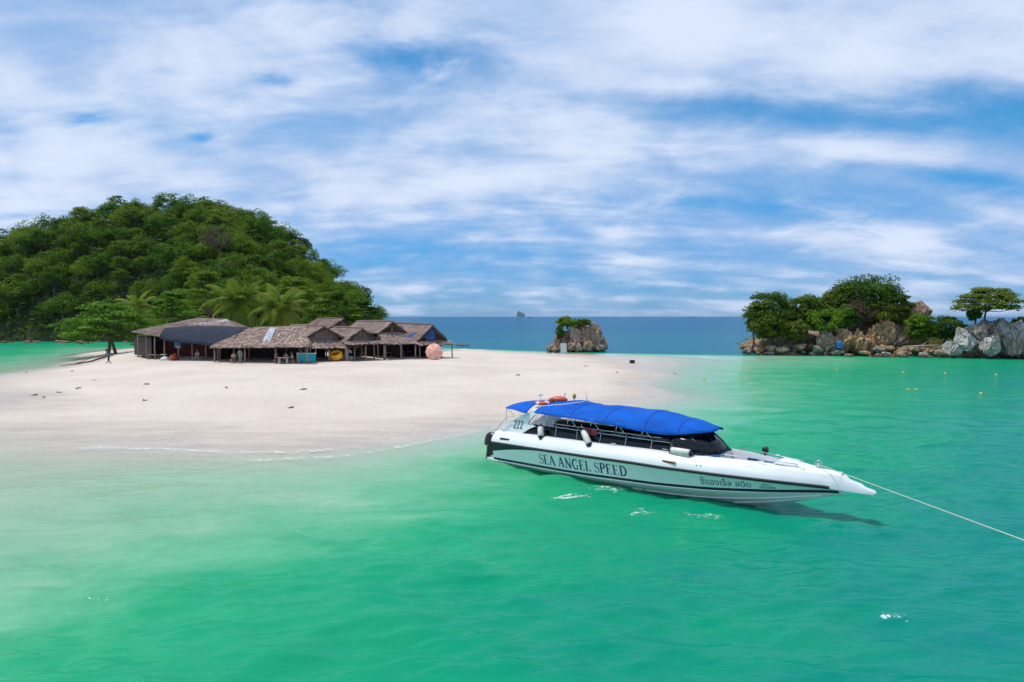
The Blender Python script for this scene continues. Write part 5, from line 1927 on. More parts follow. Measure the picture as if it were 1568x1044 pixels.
t.add('ShaderNodeOutputMaterial', i0=b)
M['canvas'] = m
m, t = newmat('tinted_glass')
b = t.add('ShaderNodeBsdfPrincipled', Base_Color=(0.006, 0.010, 0.014), Roughness=.06)
b.inputs['Specular IOR Level'].default_value = .4
t.add('ShaderNodeOutputMaterial', i0=b)
M['glass'] = m
m, t = newmat('tinted_windscreen')
gl = t.add('ShaderNodeBsdfGlossy', Color=(1, 1, 1), Roughness=.04)
tr = t.add('ShaderNodeBsdfTransparent', Color=(0.10, 0.13, 0.22))
fr = t.add('ShaderNodeFresnel', IOR=1.5)
mx = t.add('ShaderNodeMixShader', i0=fr.outputs[0], i1=tr.outputs[0], i2=gl.outputs[0])
t.add('ShaderNodeOutputMaterial', i0=mx)
M['windscreen'] = m

BOAT_O = Vector((0.11, 29.67, 0.0))
BOAT_RZ = math.atan2(-.672, .74)
boat = empty('speedboat', BOAT_O, BOAT_RZ)
setp(boat, 'white speedboat with blue canopies and navy lettering moored in the shallows', 'boat')
BOAT_M = Matrix.Translation(BOAT_O) @ Matrix.Rotation(BOAT_RZ, 4, 'Z')


def bw(x, y, z):
    return BOAT_M @ Vector((x, y, z))


_xs = np.arange(-1.0, 14.51, .05)


def curve(tab):
    a = np.array(tab, float)
    y = np.interp(_xs, a[:, 0], a[:, 1])
    k = np.hanning(25)
    k /= k.sum()
    ys = np.convolve(np.pad(y, 12, mode='edge'), k, 'valid')
    return lambda x: float(np.interp(x, _xs, ys))


LB = 13.5
_b = curve([(-1, 1.40), (0, 1.45), (2, 1.56), (5, 1.62), (8, 1.55), (10, 1.28), (11.5, .88), (12.6, .52), (13.2, .32), (13.5, .24), (14.5, .22)])
_zs = curve([(-1, .88), (0, .90), (4, 1.0), (7, 1.06), (10, 1.06), (13.5, 1.0), (14.5, .98)])
_bc = curve([(-1, 1.28), (0, 1.30), (5, 1.42), (8, 1.28), (10, .95), (11.5, .58), (12.6, .26), (13.3, .06), (13.5, .04), (14.5, .04)])
_zc = curve([(-1, .12), (0, .13), (4, .20), (7.5, .32), (9.5, .42), (11.5, .60), (13, .78), (13.5, .82), (14.5, .82)])
_zk = curve([(-1, -.5), (0, -.5), (7, -.5), (9, -.42), (10.5, -.15), (11.5, .12), (12.5, .45), (13.2, .70), (13.5, .78), (14.5, .78)])


def topside(x, w, s=-1, off=0.0):
    """w 0 at the chine, 1 at the rub rail"""
    yb = _bc(x) + (_b(x) - _bc(x)) * (w ** 1.25)
    return Vector((x, s * (yb + off), _zc(x) + (_zs(x) - _zc(x)) * w))


def bottom(x, w, s=-1, off=0.0):
    """w 0 at the keel, 1 at the chine"""
    return Vector((x, s * (_bc(x) * w + off), _zk(x) + (_zc(x) - .03 - _zk(x)) * (w ** 1.15) - off))


NST = 64
st = [LB * (1 - (1 - k / NST) ** 1.15) for k in range(NST + 1)]
rows = []
for x in st:
    half = [bottom(x, w) for w in (0, .25, .5, .75, .97)] + [topside(x, w, off=.03 if w < .04 else 0) for w in (0, .05, .25, .5, .75, 1.0)]
    rows.append([Vector((p.x, -p.y, p.z)) for p in reversed(half[1:])] + half)
mb = MB()
mb.loft(rows)
n = len(rows[0])
mb.add(rows[0], [tuple(range(n))])
mb.add(rows[-1], [tuple(range(n - 1, -1, -1))])
hull = mb.build('hull', M['gelcoat'], boat, True, edge=R(32))


def strip(name, f0, f1, x0, x1, mat, parent, s=-1, nseg=60):
    rows = []
    for k in range(nseg + 1):
        x = x0 + (x1 - x0) * k / nseg
        rows.append([f0(x, s), f1(x, s)])
    mb = MB()
    mb.loft(rows)
    return mb.build(name, mat, parent, True)


for s in (-1, 1):
    strip('boot_stripe', lambda x, s: topside(x, .04, s, .006), lambda x, s: topside(x, .04 + .095 / max(.15, _zs(x) - _zc(x)) * (1 if x < 12.6 else 1), s, .006), 0.0, 13.38, M['navy'], hull, s)
    # swoosh under the rail at the stern
    strip('stern_swoosh', lambda x, s: topside(x, 1 - .06 - .42 * max(0, 1 - x / 3.2) ** 1.9, s, .006), lambda x, s: topside(x, .97, s, .006), 0.0, 3.2, M['navy'], hull, s)
    rr = MB()
    rows = []
    for k in range(81):
        x = -.02 + 13.2 * k / 80
        q = topside(x, 1.0, s)
        h = .055
        rows.append([q + V((0, s * -.01, -h)), q + V((0, s * .035, -h * .8)), q + V((0, s * .045, 0)), q + V((0, s * .035, h * .8)), q + V((0, s * -.01, h))])
    rr.loft(rows)
    rr.build('rub_rail', M['rubber_rail'], hull, True)
    for w in (.38, .68):
        kb = MB()
        kb.tube([bottom(x, w, s, .012) for x in np.linspace(3, 12.9, 50)], .022, 5)
        kb.build('strake', M['gelcoat'], hull, True)


# deck moulding: rolled gunwale, side decks, bow well, foredeck
def gun(x, k, s=-1):
    b_ = _b(x)
    z = _zs(x) + .05
    f = min(1.0, b_ / .95)
    tab = [(0.0, 0.0), (.02, .10), (.10, .22), (.19, .30), (.25, .38), (.31, .41), (.52, .43)]
    i, d = tab[k]
    return Vector((x, s * max(b_ - i * f - (0.0 if f == 1 else 0), .0), z + d * (0.72 + .28 * f)))


rows_s = []
for x in np.linspace(-.02, 13.45, 90):
    rows_s.append([gun(x, k, -1) for k in range(7)])
mb = MB()
mb.loft(rows_s)
mb.loft([[Vector((p.x, -p.y, p.z)) for p in r_] for r_ in rows_s])
deck = mb.build('gunwale', M['gelcoat'], boat, True, edge=R(50))
# inner liner: walls down to the floor, closed foredeck ahead of x = 12
FZ = .62


def inner(x, s, z):
    q = gun(x, 6, s)
    return Vector((x, q.y - s * .02, z))


mb = MB()
for s in (-1, 1):
    mb.loft([[gun(x, 6, s), inner(x, s, gun(x, 6, s).z - .06), inner(x, s, FZ)] for x in np.linspace(0, 12.0, 60)])
mb.loft([[inner(x, -1, FZ), Vector((x, 0, FZ)), inner(x, 1, FZ)] for x in np.linspace(0, 12.0, 60)], mi=1)
# bulkhead at x=12 and transom inner
q0, q1 = gun(12.0, 6, -1), gun(12.0, 6, 1)
mb.add([q0, q1, Vector((12, q1.y, FZ)), Vector((12, q0.y, FZ))], [(0, 1, 2, 3)])
q0, q1 = gun(0.0, 6, -1), gun(0.0, 6, 1)
mb.add([q0, q1, Vector((0, q1.y, FZ)), Vector((0, q0.y, FZ))], [(0, 1, 2, 3)])
a0, a1 = gun(-.02, 0, -1), gun(-.02, 0, 1)
mb.add([a0, gun(-.02, 2, -1), gun(-.02, 4, -1), gun(-.02, 6, -1), gun(-.02, 6, 1), gun(-.02, 4, 1), gun(-.02, 2, 1), a1], [(0, 1, 2, 3, 4, 5, 6, 7)])
mb.build('deck_liner', [M['gelcoat'], M['deck_floor']], boat, True, edge=R(40), fix=True)
mb = MB()
mb.loft([[gun(x, 6, -1), Vector((x, gun(x, 6, -1).y * .5, gun(x, 6, -1).z + .05)), Vector((x, 0, gun(x, 6, -1).z + .07)), Vector((x, gun(x, 6, 1).y * .5, gun(x, 6, 1).z + .05)), gun(x, 6, 1)] for x in np.linspace(12.0, 13.45, 12)])
mb.build('foredeck', M['gelcoat'], boat, True)
# bowsprit
rows = []
for x, w, z0, z1 in ((13.0, .385, 1.04, 1.30), (13.12, .37, .99, 1.42), (13.48, .29, .96, 1.375), (13.60, .26, .95, 1.25), (13.95, .195, .94, 1.17), (14.06, .16, .935, 1.10), (14.32, .11, .935, 1.04), (14.39, .05, .95, 1.01)):
    rows.append([Vector((x, -w, z0)), Vector((x, -w, (z0 + z1) / 2)), Vector((x, -w * .7, z1)), Vector((x, w * .7, z1)), Vector((x, w, (z0 + z1) / 2)), Vector((x, w, z0))])
mb = MB()
mb.loft(rows, close_u=True)
mb.add(rows[-1], [(0, 1, 2, 3, 4, 5)])
mb.build('bowsprit', M['gelcoat'], boat, True, edge=R(40))
# anchor hatch, propped ajar
mb = MB()
hv = [(11.55, -.50, 1.56), (12.75, -.10, 1.46), (12.75, .22, 1.47), (11.55, .45, 1.60)]
mb.add([V(p) for p in hv] + [V(p) - V((0, 0, .04)) for p in hv], [(0, 1, 2, 3), (7, 6, 5, 4), (0, 4, 5, 1), (1, 5, 6, 2), (2, 6, 7, 3), (3, 7, 4, 0)])
mb.build('hatch_lid', M['gelcoat'], boat, bevel=.012)
MB().box((12.0, -.12, 1.42), (.9, .5, .05)).build('hatch_gap_shade', M['black_plastic'], boat)  # shade in the gap under the raised lid, built as a black slab

# bow well seating
for s in (-1, 1):
    rows = []
    for x in np.linspace(9.9, 11.9, 14):
        yo = abs(inner(x, s, 0).y) - .02
        rows.append([Vector((x, s * yo, 1.02)), Vector((x, s * max(yo - .45, .05), 1.02)), Vector((x, s * max(yo - .45, .05), FZ))])
    mb = MB()
    mb.loft(rows)
    mb.build('bow_bench', M['gelcoat'], boat)
    rows = []
    for x in np.linspace(9.95, 11.8, 14):
        yo = abs(inner(x, s, 0).y) - .03
        yi = max(yo - .44, .06)
        rows.append([Vector((x, s * yo, 1.03)), Vector((x, s * yo, 1.12)), Vector((x, s * yi, 1.12)), Vector((x, s * yi, 1.03))])
    mb = MB()
    mb.loft(rows, close_u=True)
    mb.build('cushion', M['cushion'], boat)
    rows = []
    for x in np.linspace(10.2, 11.75, 14):
        yo = abs(inner(x, s, 0).y) - .012
        rows.append([Vector((x, s * yo, 1.26)), Vector((x, s * (yo - .05), 1.26)), Vector((x, s * (yo - .05), 1.37)), Vector((x, s * yo, 1.37))])
    mb = MB()
    mb.loft(rows, close_u=True)
    mb.build('backrest_pad', M['cushion'], boat)
MB().box((11.05, abs(inner(11.05, 1, 0).y) - .02, 1.22), (.22, .03, .2), Matrix.Rotation(R(-14), 3, 'Z')).build('red_notice', M['flag_red'], boat)
MB().box((9.6, -.55, 1.05), (.35, .6, .9)).build('helm_step', M['gelcoat'], boat, bevel=.03)
MB().box((9.6, -.55, 1.53), (.37, .62, .06)).build('cushion', M['cushion'], boat, bevel=.02)
# bow bitt and chocks
mb = MB()
mb.lathe([(.09, 0), (.09, .03), (.04, .05), (.04, .16), (.07, .18), (.07, .21), (.02, .22)], (12.75, -.02, 1.42), 12)
mb.tube([(12.75 + .10 * math.cos(a), -.02, 1.62 + .10 * math.sin(a)) for a in np.linspace(0, 6.28, 17)[:-1]], .02, 6, closed=True)
mb.build('mooring_bitt', M['steel'], boat, True)
for (x, s) in ((11.2, -1), (11.2, 1), (6.0, -1), (.5, -1)):
    q = gun(x, 5, s)
    MB().tube([q + V((-.14, 0, .06)), q + V((-.06, 0, .08)), q + V((.06, 0, .08)), q + V((.14, 0, .06))], .02, 6).build('cleat', M['steel'], boat, True)
# low grab rails along the bow
for s in (-1, 1):
    mb = MB()
    mb.tube([gun(x, 6, s) + V((0, 0, .10)) for x in np.linspace(9.9, 12.2, 14)], .016, 6)
    mb.build('grab_rail', M['steel'], boat, True)
    for x in (9.9, 10.7, 11.5, 12.2):
        MB().tube([gun(x, 6, s), gun(x, 6, s) + V((0, 0, .10))], .014, 6).build('rail_post', M['steel'], boat, True)
# vents and fittings on the gunwale face
for (x, mt) in ((.75, 'vent_black'), (8.35, 'brass')):
    q = (gun(x, 1, -1) + gun(x, 2, -1)) / 2
    MB().box(q + V((0, -.012, .0)), (.52, .03, .085), Matrix.Rotation(R(-20), 3, 'X')).build('vent', M[mt], boat, bevel=.01)
    if mt == 'brass':
        MB().box(q + V((0, -.03, .0)), (.42, .02, .035), Matrix.Rotation(R(-20), 3, 'X')).build('vent_slot', M['vent_black'], boat)
for dx in (0, .14):
    q = (gun(9.3 + dx, 1, -1) + gun(9.3 + dx, 2, -1)) / 2
    MB().lathe([(.03, -.012), (.03, .012)], q, 8, Matrix.Rotation(R(90), 3, 'X')).build('filler_cap', M['steel'], boat)

# side windows: long dark bands
def band(x, k, s):
    b_ = _b(x)
    zb = _zs(x) + .48
    t_ = min(1, max(0, (x - 1.45) / .55))
    zt = zb + (1.80 - zb) * (math.sqrt(1 - (1 - t_) ** 2) * .98 + .02)
    y0, y1 = b_ - .50, b_ - .66
    return Vector((x, s * (y0 + (y1 - y0) * k), zb + (zt - zb) * k))


for s in (-1, 1):
    mb = MB()
    mb.loft([[band(x, k, s) for k in (0, .5, 1)] for x in np.concatenate([np.linspace(1.45, 2.0, 8), np.linspace(2.15, 8.3, 26)])])
    wn = mb.build('side_window', M['glass'], boat, True)
    wn.modifiers.new('solid', 'SOLIDIFY').thickness = .02
    # coaming under the glass
    mb = MB()
    mb.loft([[gun(x, 6, s), Vector((x, s * (_b(x) - .505), _zs(x) + .475)), band(x, 0, s)] for x in np.linspace(1.3, 8.4, 20)])
    mb.build('coaming', M['gelcoat'], boat, True)
# wrap-round windscreen
bot, top = [], []
for k in range(21):
    s = -1 + 2 * k / 20
    a = abs(s)
    xb = 9.75 - 1.5 * a ** 2.6
    xt = 9.05 - 1.1 * a ** 2.4
    yb, yt = 1.08 * math.sin(s * math.pi / 2), .95 * math.sin(s * math.pi / 2)
    bot.append(Vector((xb, yb, _zs(xb) + .44 + .12 * (1 - a))))
    top.append(Vector((xt, yt, 2.12 + .12 * (1 - a))))
mb = MB()
mb.loft([bot, [p.lerp(q, .5) + V((.05, 0, 0)) for p, q in zip(bot, top)], top])
ws = mb.build('windscreen', M['windscreen'], boat, True)
ws.modifiers.new('solid', 'SOLIDIFY').thickness = .015
for pts, r_ in ((bot, .025), (top, .022)):
    mb = MB()
    mb.tube(pts, r_, 6)
    mb.build('windscreen_frame', M['black_plastic'], ws, True)
for k in (4, 8, 12, 16):
    mb = MB()
    mb.tube([bot[k], bot[k].lerp(top[k], .5) + V((.05, 0, 0)), top[k]], .016, 6)
    mb.build('windscreen_frame', M['black_plastic'], ws, True)
# dashboard ledge behind and below the windscreen
mb = MB()
mb.loft([[p + V((0, 0, -.01)) for p in bot], [Vector((8.2, p.y, 1.55)) for p in bot]])
mb.loft([[p + V((0, 0, -.01)) for p in bot], [Vector((p.x, p.y, 1.0)) for p in bot]])
mb.loft([[Vector((8.2, p.y, 1.55)) for p in bot], [Vector((8.2, p.y, FZ)) for p in bot]])
mb.build('dashboard', M['gelcoat'], boat, True, edge=R(40))
mb = MB()
wc = V((7.95, -.5, 1.62))
mb.tube([wc + V((.05 * math.sin(a), .2 * math.cos(a), .2 * math.sin(a))) for a in np.linspace(0, 6.28, 19)[:-1]], .018, 6, closed=True)
mb.tube([wc, V((8.2, -.5, 1.5))], .025, 6)
mb.build('steering_wheel', M['black_plastic'], boat, True)
# passenger seats
for x in np.arange(2.7, 7.6, .95):
    for s in (-1, 1):
        mb = MB()
        mb.box((x, s * .62, .98), (.45, .72, .14))
        mb.box((x - .22, s * .62, 1.28), (.10, .72, .62), Matrix.Rotation(R(-8), 3, 'Y'))
        mb.box((x, s * .62, .78), (.3, .6, .32))
        mb.build('passenger_seat', M['seat_grey'], boat, bevel=.03)

# aft wings carrying the number
prof = [(-.02, 1.30), (.15, 1.42), (.5, 1.66), (.9, 1.90), (1.25, 2.08), (1.55, 2.22), (1.85, 2.33), (2.25, 2.40), (2.28, 2.34), (2.0, 2.18), (1.80, 1.98), (1.72, 1.86), (1.80, 1.78), (2.1, 1.76), (1.75, 1.60), (1.5, 1.44), (1.45, 1.38), (.6, 1.34)]


def wing_y(x, z, s, o):
    return s * (_b(x) - .36 - .16 * (z - 1.3) - o)


for s in (-1, 1):
    vs = [Vector((x, wing_y(x, z, s, 0), z)) for x, z in prof] + [Vector((x, wing_y(x, z, s, .12), z)) for x, z in prof]
    n = len(prof)
    fs = [tuple(range(n)), tuple(range(2 * n - 1, n - 1, -1))] + [(i, (i + 1) % n, n + (i + 1) % n, n + i) for i in range(n)]
    mb = MB()
    mb.add(vs, fs)
    wg = mb.build('aft_wing', M['gelcoat'], boat)
    bm = bmesh.new()
    bm.from_mesh(wg.data)
    bmesh.ops.triangulate(bm, faces=[f for f in bm.faces if len(f.verts) > 4])
    bm.to_mesh(wg.data)
    bm.free()
    if s == -1:
        WING = wg
mb = MB()
mb.loft([[Vector((x, y, 2.36 + .20 * (1 - (y / 1.1) ** 2) - dz)) for y in np.linspace(-.98, .98, 15)] for x, dz in ((1.75, .06), (1.8, 0), (2.2, 0), (2.27, .08))])
ar = mb.build('radar_arch', M['gelcoat'], boat, True)
ar.modifiers.new('solid', 'SOLIDIFY').thickness = .08


# canopies
def canopy(x0, x1, half, ridge, edge, nx=40, ny=25, pw=2.6):
    rows = []
    for i in range(nx + 1):
        x = x0 + (x1 - x0) * i / nx
        h, zr, ze = half(x), ridge(x), edge(x)
        row = []
        for j in range(ny + 1):
            a = -1 + 2 * j / ny
            yy = math.copysign(abs(math.sin(a * math.pi / 2)) ** .85, a)
            zz = ze + (zr - ze) * (1 - abs(yy) ** pw) ** .75
            sag = .018 * math.sin(x * 3.3) * (1 - abs(a)) + .010 * math.sin(x * 7 + 3 * a)
            row.append(Vector((x, h * yy, zz - sag)))
        rows.append(row)
    return rows


hc = curve([(2.0, 1.22), (2.6, 1.30), (5, 1.34), (7, 1.22), (8.4, .98), (9.1, .62), (9.5, .16)])
rc = curve([(1.9, 2.56), (2.4, 2.70), (3.3, 2.80), (3.7, 2.79), (4.0, 2.71), (6, 2.76), (7.4, 2.74), (8.3, 2.62), (9.1, 2.46), (9.5, 2.36)])
ec = curve([(1.9, 2.38), (3, 2.36), (4.5, 2.34), (6, 2.28), (7, 2.18), (8, 2.12), (9, 2.26), (9.5, 2.33)])
mb = MB()
mb.loft(canopy(2.2, 9.5, hc, rc, ec))
can = mb.build('main_canopy', M['canvas'], boat, True)
md = can.modifiers.new('solid', 'SOLIDIFY')
md.thickness = .03
md.offset = -1
for x in (2.6, 4.0, 5.6, 7.2, 8.4):
    mb = MB()
    mb.tube([(x, -hc(x) * math.cos(a) * .93, ec(x) + (rc(x) - ec(x) - .10) * math.sin(a) ** 1.1 - .05) for a in np.linspace(.02, math.pi - .02, 15)], .02, 6)
    mb.build('canopy_bow', M['steel'], can, True)
for s in (-1, 1):
    mb = MB()
    mb.tube([(x, s * hc(x) * 1.0, ec(x) - .02) for x in np.linspace(2.2, 9.45, 30)], .022, 6)
    mb.build('hem_tube', M['canvas'], can, True)
M['seam'] = mat_plain('canvas_seam', (0.002, 0.040, 0.33), .8)
for x in (2.9, 4.0, 5.6, 7.2, 8.4):
    mb = MB()
    row = canopy(x, x + .01, hc, rc, ec, 1)[0]
    mb.tube([q + V((0, 0, .002)) for q in row], .013, 5)
    mb.build('seam', M['seam'], can, True)
hr = curve([(.4, 1.16), (1.3, 1.22), (2.2, 1.15)])
rcr = curve([(.4, 2.50), (1.0, 2.64), (1.6, 2.66), (2.2, 2.62)])
er = curve([(.4, 2.42), (1.0, 2.36), (1.7, 2.26), (2.2, 2.26)])
mb = MB()
mb.loft(canopy(.55, 1.72, hr, rcr, er, 14, 25, 2.2))
can2 = mb.build('aft_canopy', M['canvas'], boat, True)
md = can2.modifiers.new('solid', 'SOLIDIFY')
md.thickness = .03
md.offset = -1
for s in (-1, 1):
    MB().tube([(.58, s * 1.14, 2.40), (.58, s * 1.16, 1.72)], .014, 6).build('canopy_pole', M['steel'], can2, True)
    MB().tube([(1.6, s * 1.15, 2.2), (.58, s * 1.15, 1.98), (-.05, s * 1.16, 1.36)], .014, 6).build('canopy_stay', M['steel'], can2, True)
    MB().tube([(.58, s * 1.14, 2.40), (1.05, s * 1.15, 2.08)], .012, 6).build('canopy_stay', M['steel'], can2, True)

# hand rails with their inverted-V struts
for s in (-1, 1):
    for dz, e_ in ((.0, 8.2), (.13, 7.75)):
        mb = MB()
        mb.tube([Vector((x, s * (_b(x) - .64), 1.82 + dz + .004 * math.sin(x * 9))) for x in np.linspace(1.9, e_, 34)], .017, 6)
        mb.build('hand_rail', M['steel'], boat, True)
    for x in (2.9, 3.95, 5.05, 6.15, 7.2):
        y = s * (_b(x) - .64)
        yt = s * (hc(x) - .02)
        mb = MB()
        mb.tube([(x - .32, y, 1.82), (x, yt, ec(x) + .06)], .015, 6)
        mb.tube([(x + .22, y, 1.82), (x, yt, ec(x) + .06)], .015, 6)
        mb.build('strut', M['steel'], boat, True)
        MB().tube([(x + .22, y, 1.95), (x + .22, s * (_b(x) - .50), _zs(x) + .47)], .014, 6).build('rail_post', M['steel'], boat, True)

# masts, aerials and lamp on the arch
MB().tube([(1.95, -.55, 2.5), (1.93, -.55, 2.95)], .018, 6).build('mast', M['white_paint'], boat, True)
MB().box((1.93, -.55, 2.98), (.05, .28, .05)).build('masthead', M['white_paint'], boat, bevel=.01)
MB().tube([(2.1, -.1, 2.58), (1.85, -.1, 2.9)], .02, 6).build('mast', M['white_paint'], boat, True)
MB().tube([(2.5, .35, 2.7), (2.5, .35, 3.02)], .012, 6).build('aerial', M['black_plastic'], boat, True)
MB().box((2.5, .35, 2.98), (.06, .02, .02)).build('aerial', M['black_plastic'], boat)
MB().tube([(3.55, .5, 2.76), (3.4, .5, 3.25)], [.016, .006], 6).build('aerial', M['white_paint'], boat, True)
MB().lathe([(.02, 0), (.02, .12), (.07, .13), (.075, .26), (.05, .31), (.01, .33)], (2.95, .4, 2.72), 10).build('warning_lamp', M['beacon'], boat, True)
mb = MB()
mb.tube([(1.9, -.9, 2.52), (2.4, -.9, 2.60), (3.4, -.7, 2.74), (4.0, -.3, 2.86)], .02, 6)
mb.build('roof_rail', M['white_paint'], boat, True)


# outboard engines
def outboard():
    e = bpy.data.objects.new('outboard_motor', None)
    COL.objects.link(e)
    e.parent = boat
    prof = [(.06, -.02), (.16, .0), (.185, .10), (.19, .30), (.17, .48), (.11, .60), (.02, .64)]
    mb = MB()
    rows = []
    for r_, z in prof:
        rows.append([Vector((1.75 * r_ * math.copysign(abs(math.cos(a)) ** .75, math.cos(a)) - .10 + (.06 * z), 1.0 * r_ * math.copysign(abs(math.sin(a)) ** .75, math.sin(a)), z + .25)) for a in np.linspace(0, 2 * math.pi, 17)[:-1]])
    mb.loft(rows, close_u=True)
    mb.build('cowling', M['black_plastic'], e, True)
    mb = MB()
    rows = []
    for z, l, w in ((.26, .17, .11), (0, .14, .08), (-.35, .12, .05), (-.62, .13, .035), (-.9, .08, .02)):
        rows.append([Vector((l * math.cos(a) - .1, w * math.sin(a), z)) for a in np.linspace(0, 2 * math.pi, 13)[:-1]])
    mb.loft(rows, close_u=True)
    mb.box((-.14, 0, -.45), (.42, .2, .02))
    mb.tube([(.1, 0, -.66), (-.05, 0, -.66), (-.24, 0, -.66), (-.30, 0, -.66)], [.02, .06, .05, .03], 8)
    mb.build('drive_leg', M['black_plastic'], e, True)
    mb = MB()
    for k in range(3):
        a = k * 2.094
        d = V((0, math.cos(a), math.sin(a)))
        t_ = V((0, -math.sin(a), math.cos(a)))
        c = V((-.28, 0, -.66))
        mb.add([c + d * .03, c + d * .10 + t_ * .07 + V((.03, 0, 0)), c + d * .19 + t_ * .03, c + d * .17 - t_ * .04 - V((.03, 0, 0)), c + d * .08 - t_ * .03 - V((.03, 0, 0))], [(0, 1, 2, 3, 4)])
    mb.build('propeller', M['steel'], e)
    MB().box((.10, 0, .12), (.16, .24, .34)).build('bracket', M['black_plastic'], e, bevel=.02)
    return e


ob = outboard()
for k, y in enumerate((-.98, 0.0, .98)):
    o = ob if k == 0 else copy_tree(ob, parent=boat)
    o.location = (-.50, y, .34)
    o.rotation_euler = (0, R(14), 0)
MB().box((-.28, 0, .10), (.6, 2.3, .10)).build('swim_platform', M['gelcoat'], boat, bevel=.03)


# lettering ---------------------------------------------------------------
def ribbon(pts, wid):
    """flat stroke of varying width: list of quads in 2-D"""
    out = []
    n = len(pts)
    L_, R_ = [], []
    for i in range(n):
        a = pts[max(i - 1, 0)]
        b_ = pts[min(i + 1, n - 1)]
        dx, dy = b_[0] - a[0], b_[1] - a[1]
        d = math.hypot(dx, dy) or 1
        w = wid[i] / 2 if hasattr(wid, '__len__') else wid / 2
        L_.append((pts[i][0] - dy / d * w, pts[i][1] + dx / d * w))
        R_.append((pts[i][0] + dy / d * w, pts[i][1] - dx / d * w))
    for i in range(n - 1):
        out.append([L_[i], R_[i], R_[i + 1], L_[i + 1]])
    return out


def rect(x0, y0, x1, y1):
    return [[(x0, y0), (x1, y0), (x1, y1), (x0, y1)]]


def arc(cx, cy, rx, ry, a0, a1, n=14):
    return [(cx + rx * math.cos(R(a0 + (a1 - a0) * k / n)), cy + ry * math.sin(R(a0 + (a1 - a0) * k / n))) for k in range(n + 1)]


TK, TN = .165, .078


def stem_(x, y0=0, y1=1, w=TK):
    return rect(x - w / 2, y0, x + w / 2, y1) + rect(x - w / 2 - .07, y0, x + w / 2 + .07, y0 + .045) + rect(x - w / 2 - .07, y1 - .045, x + w / 2 + .07, y1)


def bowl_w(n, a=TN, b_=TK):
    return [a + (b_ - a) * math.sin(math.pi * k / (n - 1)) for k in range(n)]


def glyph(c):
    if c == 'S':
        pts = arc(.30, .74, .20, .22, 30, 270, 12) + arc(.30, .27, .23, .245, 85, -155, 12)
        w = [.05 + .09 * math.exp(-((k - 12.5) / 5) ** 2) for k in range(len(pts))]
        return ribbon(pts, w) + rect(.44, .76, .485, .97) + rect(.045, .02, .09, .25), .58
    if c == 'E':
        return stem_(.17) + rect(.2, .955, .58, 1) + rect(.545, .78, .585, 1) + rect(.2, .485, .46, .53) + rect(.43, .40, .47, .61) + rect(.2, 0, .62, .045) + rect(.585, 0, .625, .24), .70
    if c == 'A':
        return ribbon([(.10, .03), (.36, 1.0)], TN) + ribbon([(.36, 1.0), (.66, .03)], TK) + rect(.2, .33, .52, .38) + rect(0, 0, .22, .04) + rect(.52, 0, .80, .04), .80
    if c == 'N':
        return rect(.14, 0, .14 + TN, 1) + ribbon([(.15, .98), (.70, .02)], TK) + rect(.68, 0, .68 + TN, 1) + rect(.03, 0, .28, .04) + rect(.03, .96, .26, 1) + rect(.58, .96, .84, 1), .88
    if c == 'G':
        p = arc(.42, .5, .33, .49, 48, 318, 22)
        w = [TN + (TK - TN) * max(0, math.sin(math.pi * (k / 22) * 1.02)) for k in range(len(p))]
        return ribbon(p, w) + rect(.58, .05, .58 + .10, .44) + rect(.50, .40, .77, .44) + rect(.62, .72, .665, .97), .84
    if c == 'L':
        return stem_(.17) + rect(.2, 0, .60, .045) + rect(.565, 0, .605, .27), .66
    if c == 'P':
        p = [(.2, .975)] + arc(.33, .74, .24, .235, 90, -90, 12) + [(.2, .505)]
        return stem_(.17) + ribbon(p, bowl_w(len(p))), .66
    if c == 'D':
        p = [(.2, .975)] + arc(.32, .5, .38, .475, 90, -90, 14) + [(.2, .025)]
        return stem_(.17) + ribbon(p, bowl_w(len(p))), .80
    if c == '2':
        p = arc(.28, .74, .20, .21, 165, -25, 10) + [(.36, .48), (.2, .24), (.08, .06)]
        return ribbon(p, .12) + rect(.05, 0, .52, .12), .58
    return [], .36


def word(text):
    x, out = 0.0, []
    for c in text:
        if c == ' ':
            x += .34
            continue
        q, w = glyph(c)
        out.append([[(x + px_, py_) for px_, py_ in f] for f in q])
        x += w + .04
    return out, x


def put_quads(name, quads, f, parent, mat, sub=1):
    mb = MB()
    for k, q in enumerate(quads):
        mb.add([f(px_, py_, .0006 * (k % 3)) for px_, py_ in q], [tuple(range(len(q)))])
    return mb.build(name, mat, parent, fix=False)


letters, wtot = word('SEA ANGEL SPEED')
TX0, TX1 = 2.62, 6.70


def on_hull(u, v, o, x0, x1, w0, w1, wt):
    x = x0 + (x1 - x0) * u / wt
    return topside(x, w0 + (w1 - w0) * v, -1, .007 + o)


for lt in letters:
    put_quads('letter', lt, lambda a, b_, o: on_hull(a, b_, o, TX0, TX1, .27, .77, wtot), hull, M['letter_blue'])
nums, wn_ = word('222')
for lt in nums:
    put_quads('letter', lt, lambda a, b_, o: (lambda x, z: Vector((x, wing_y(x, z, -1, -.008 - o), z)))(.92 + .56 * a / wn_, 1.56 + .02 * a + .33 * b_), WING, M['letter_blue'])
# small line of registration writing under the number: too fine to read
rl = random.Random(4)
qs = []
xx = 0
while xx < 1.6:
    w = rl.uniform(.02, .05)
    qs += rect(xx, rl.uniform(0, .02), xx + w, rl.uniform(.05, .085))
    xx += w + rl.uniform(.02, .05)
sm = put_quads('registration_line', qs, lambda a, b_, o: gun(.95 + a, 6, -1) + V((0, -.02 - o, .03 + b_ - .0)), WING, M['letter_blue'])
sm['kind'] = 'stuff'


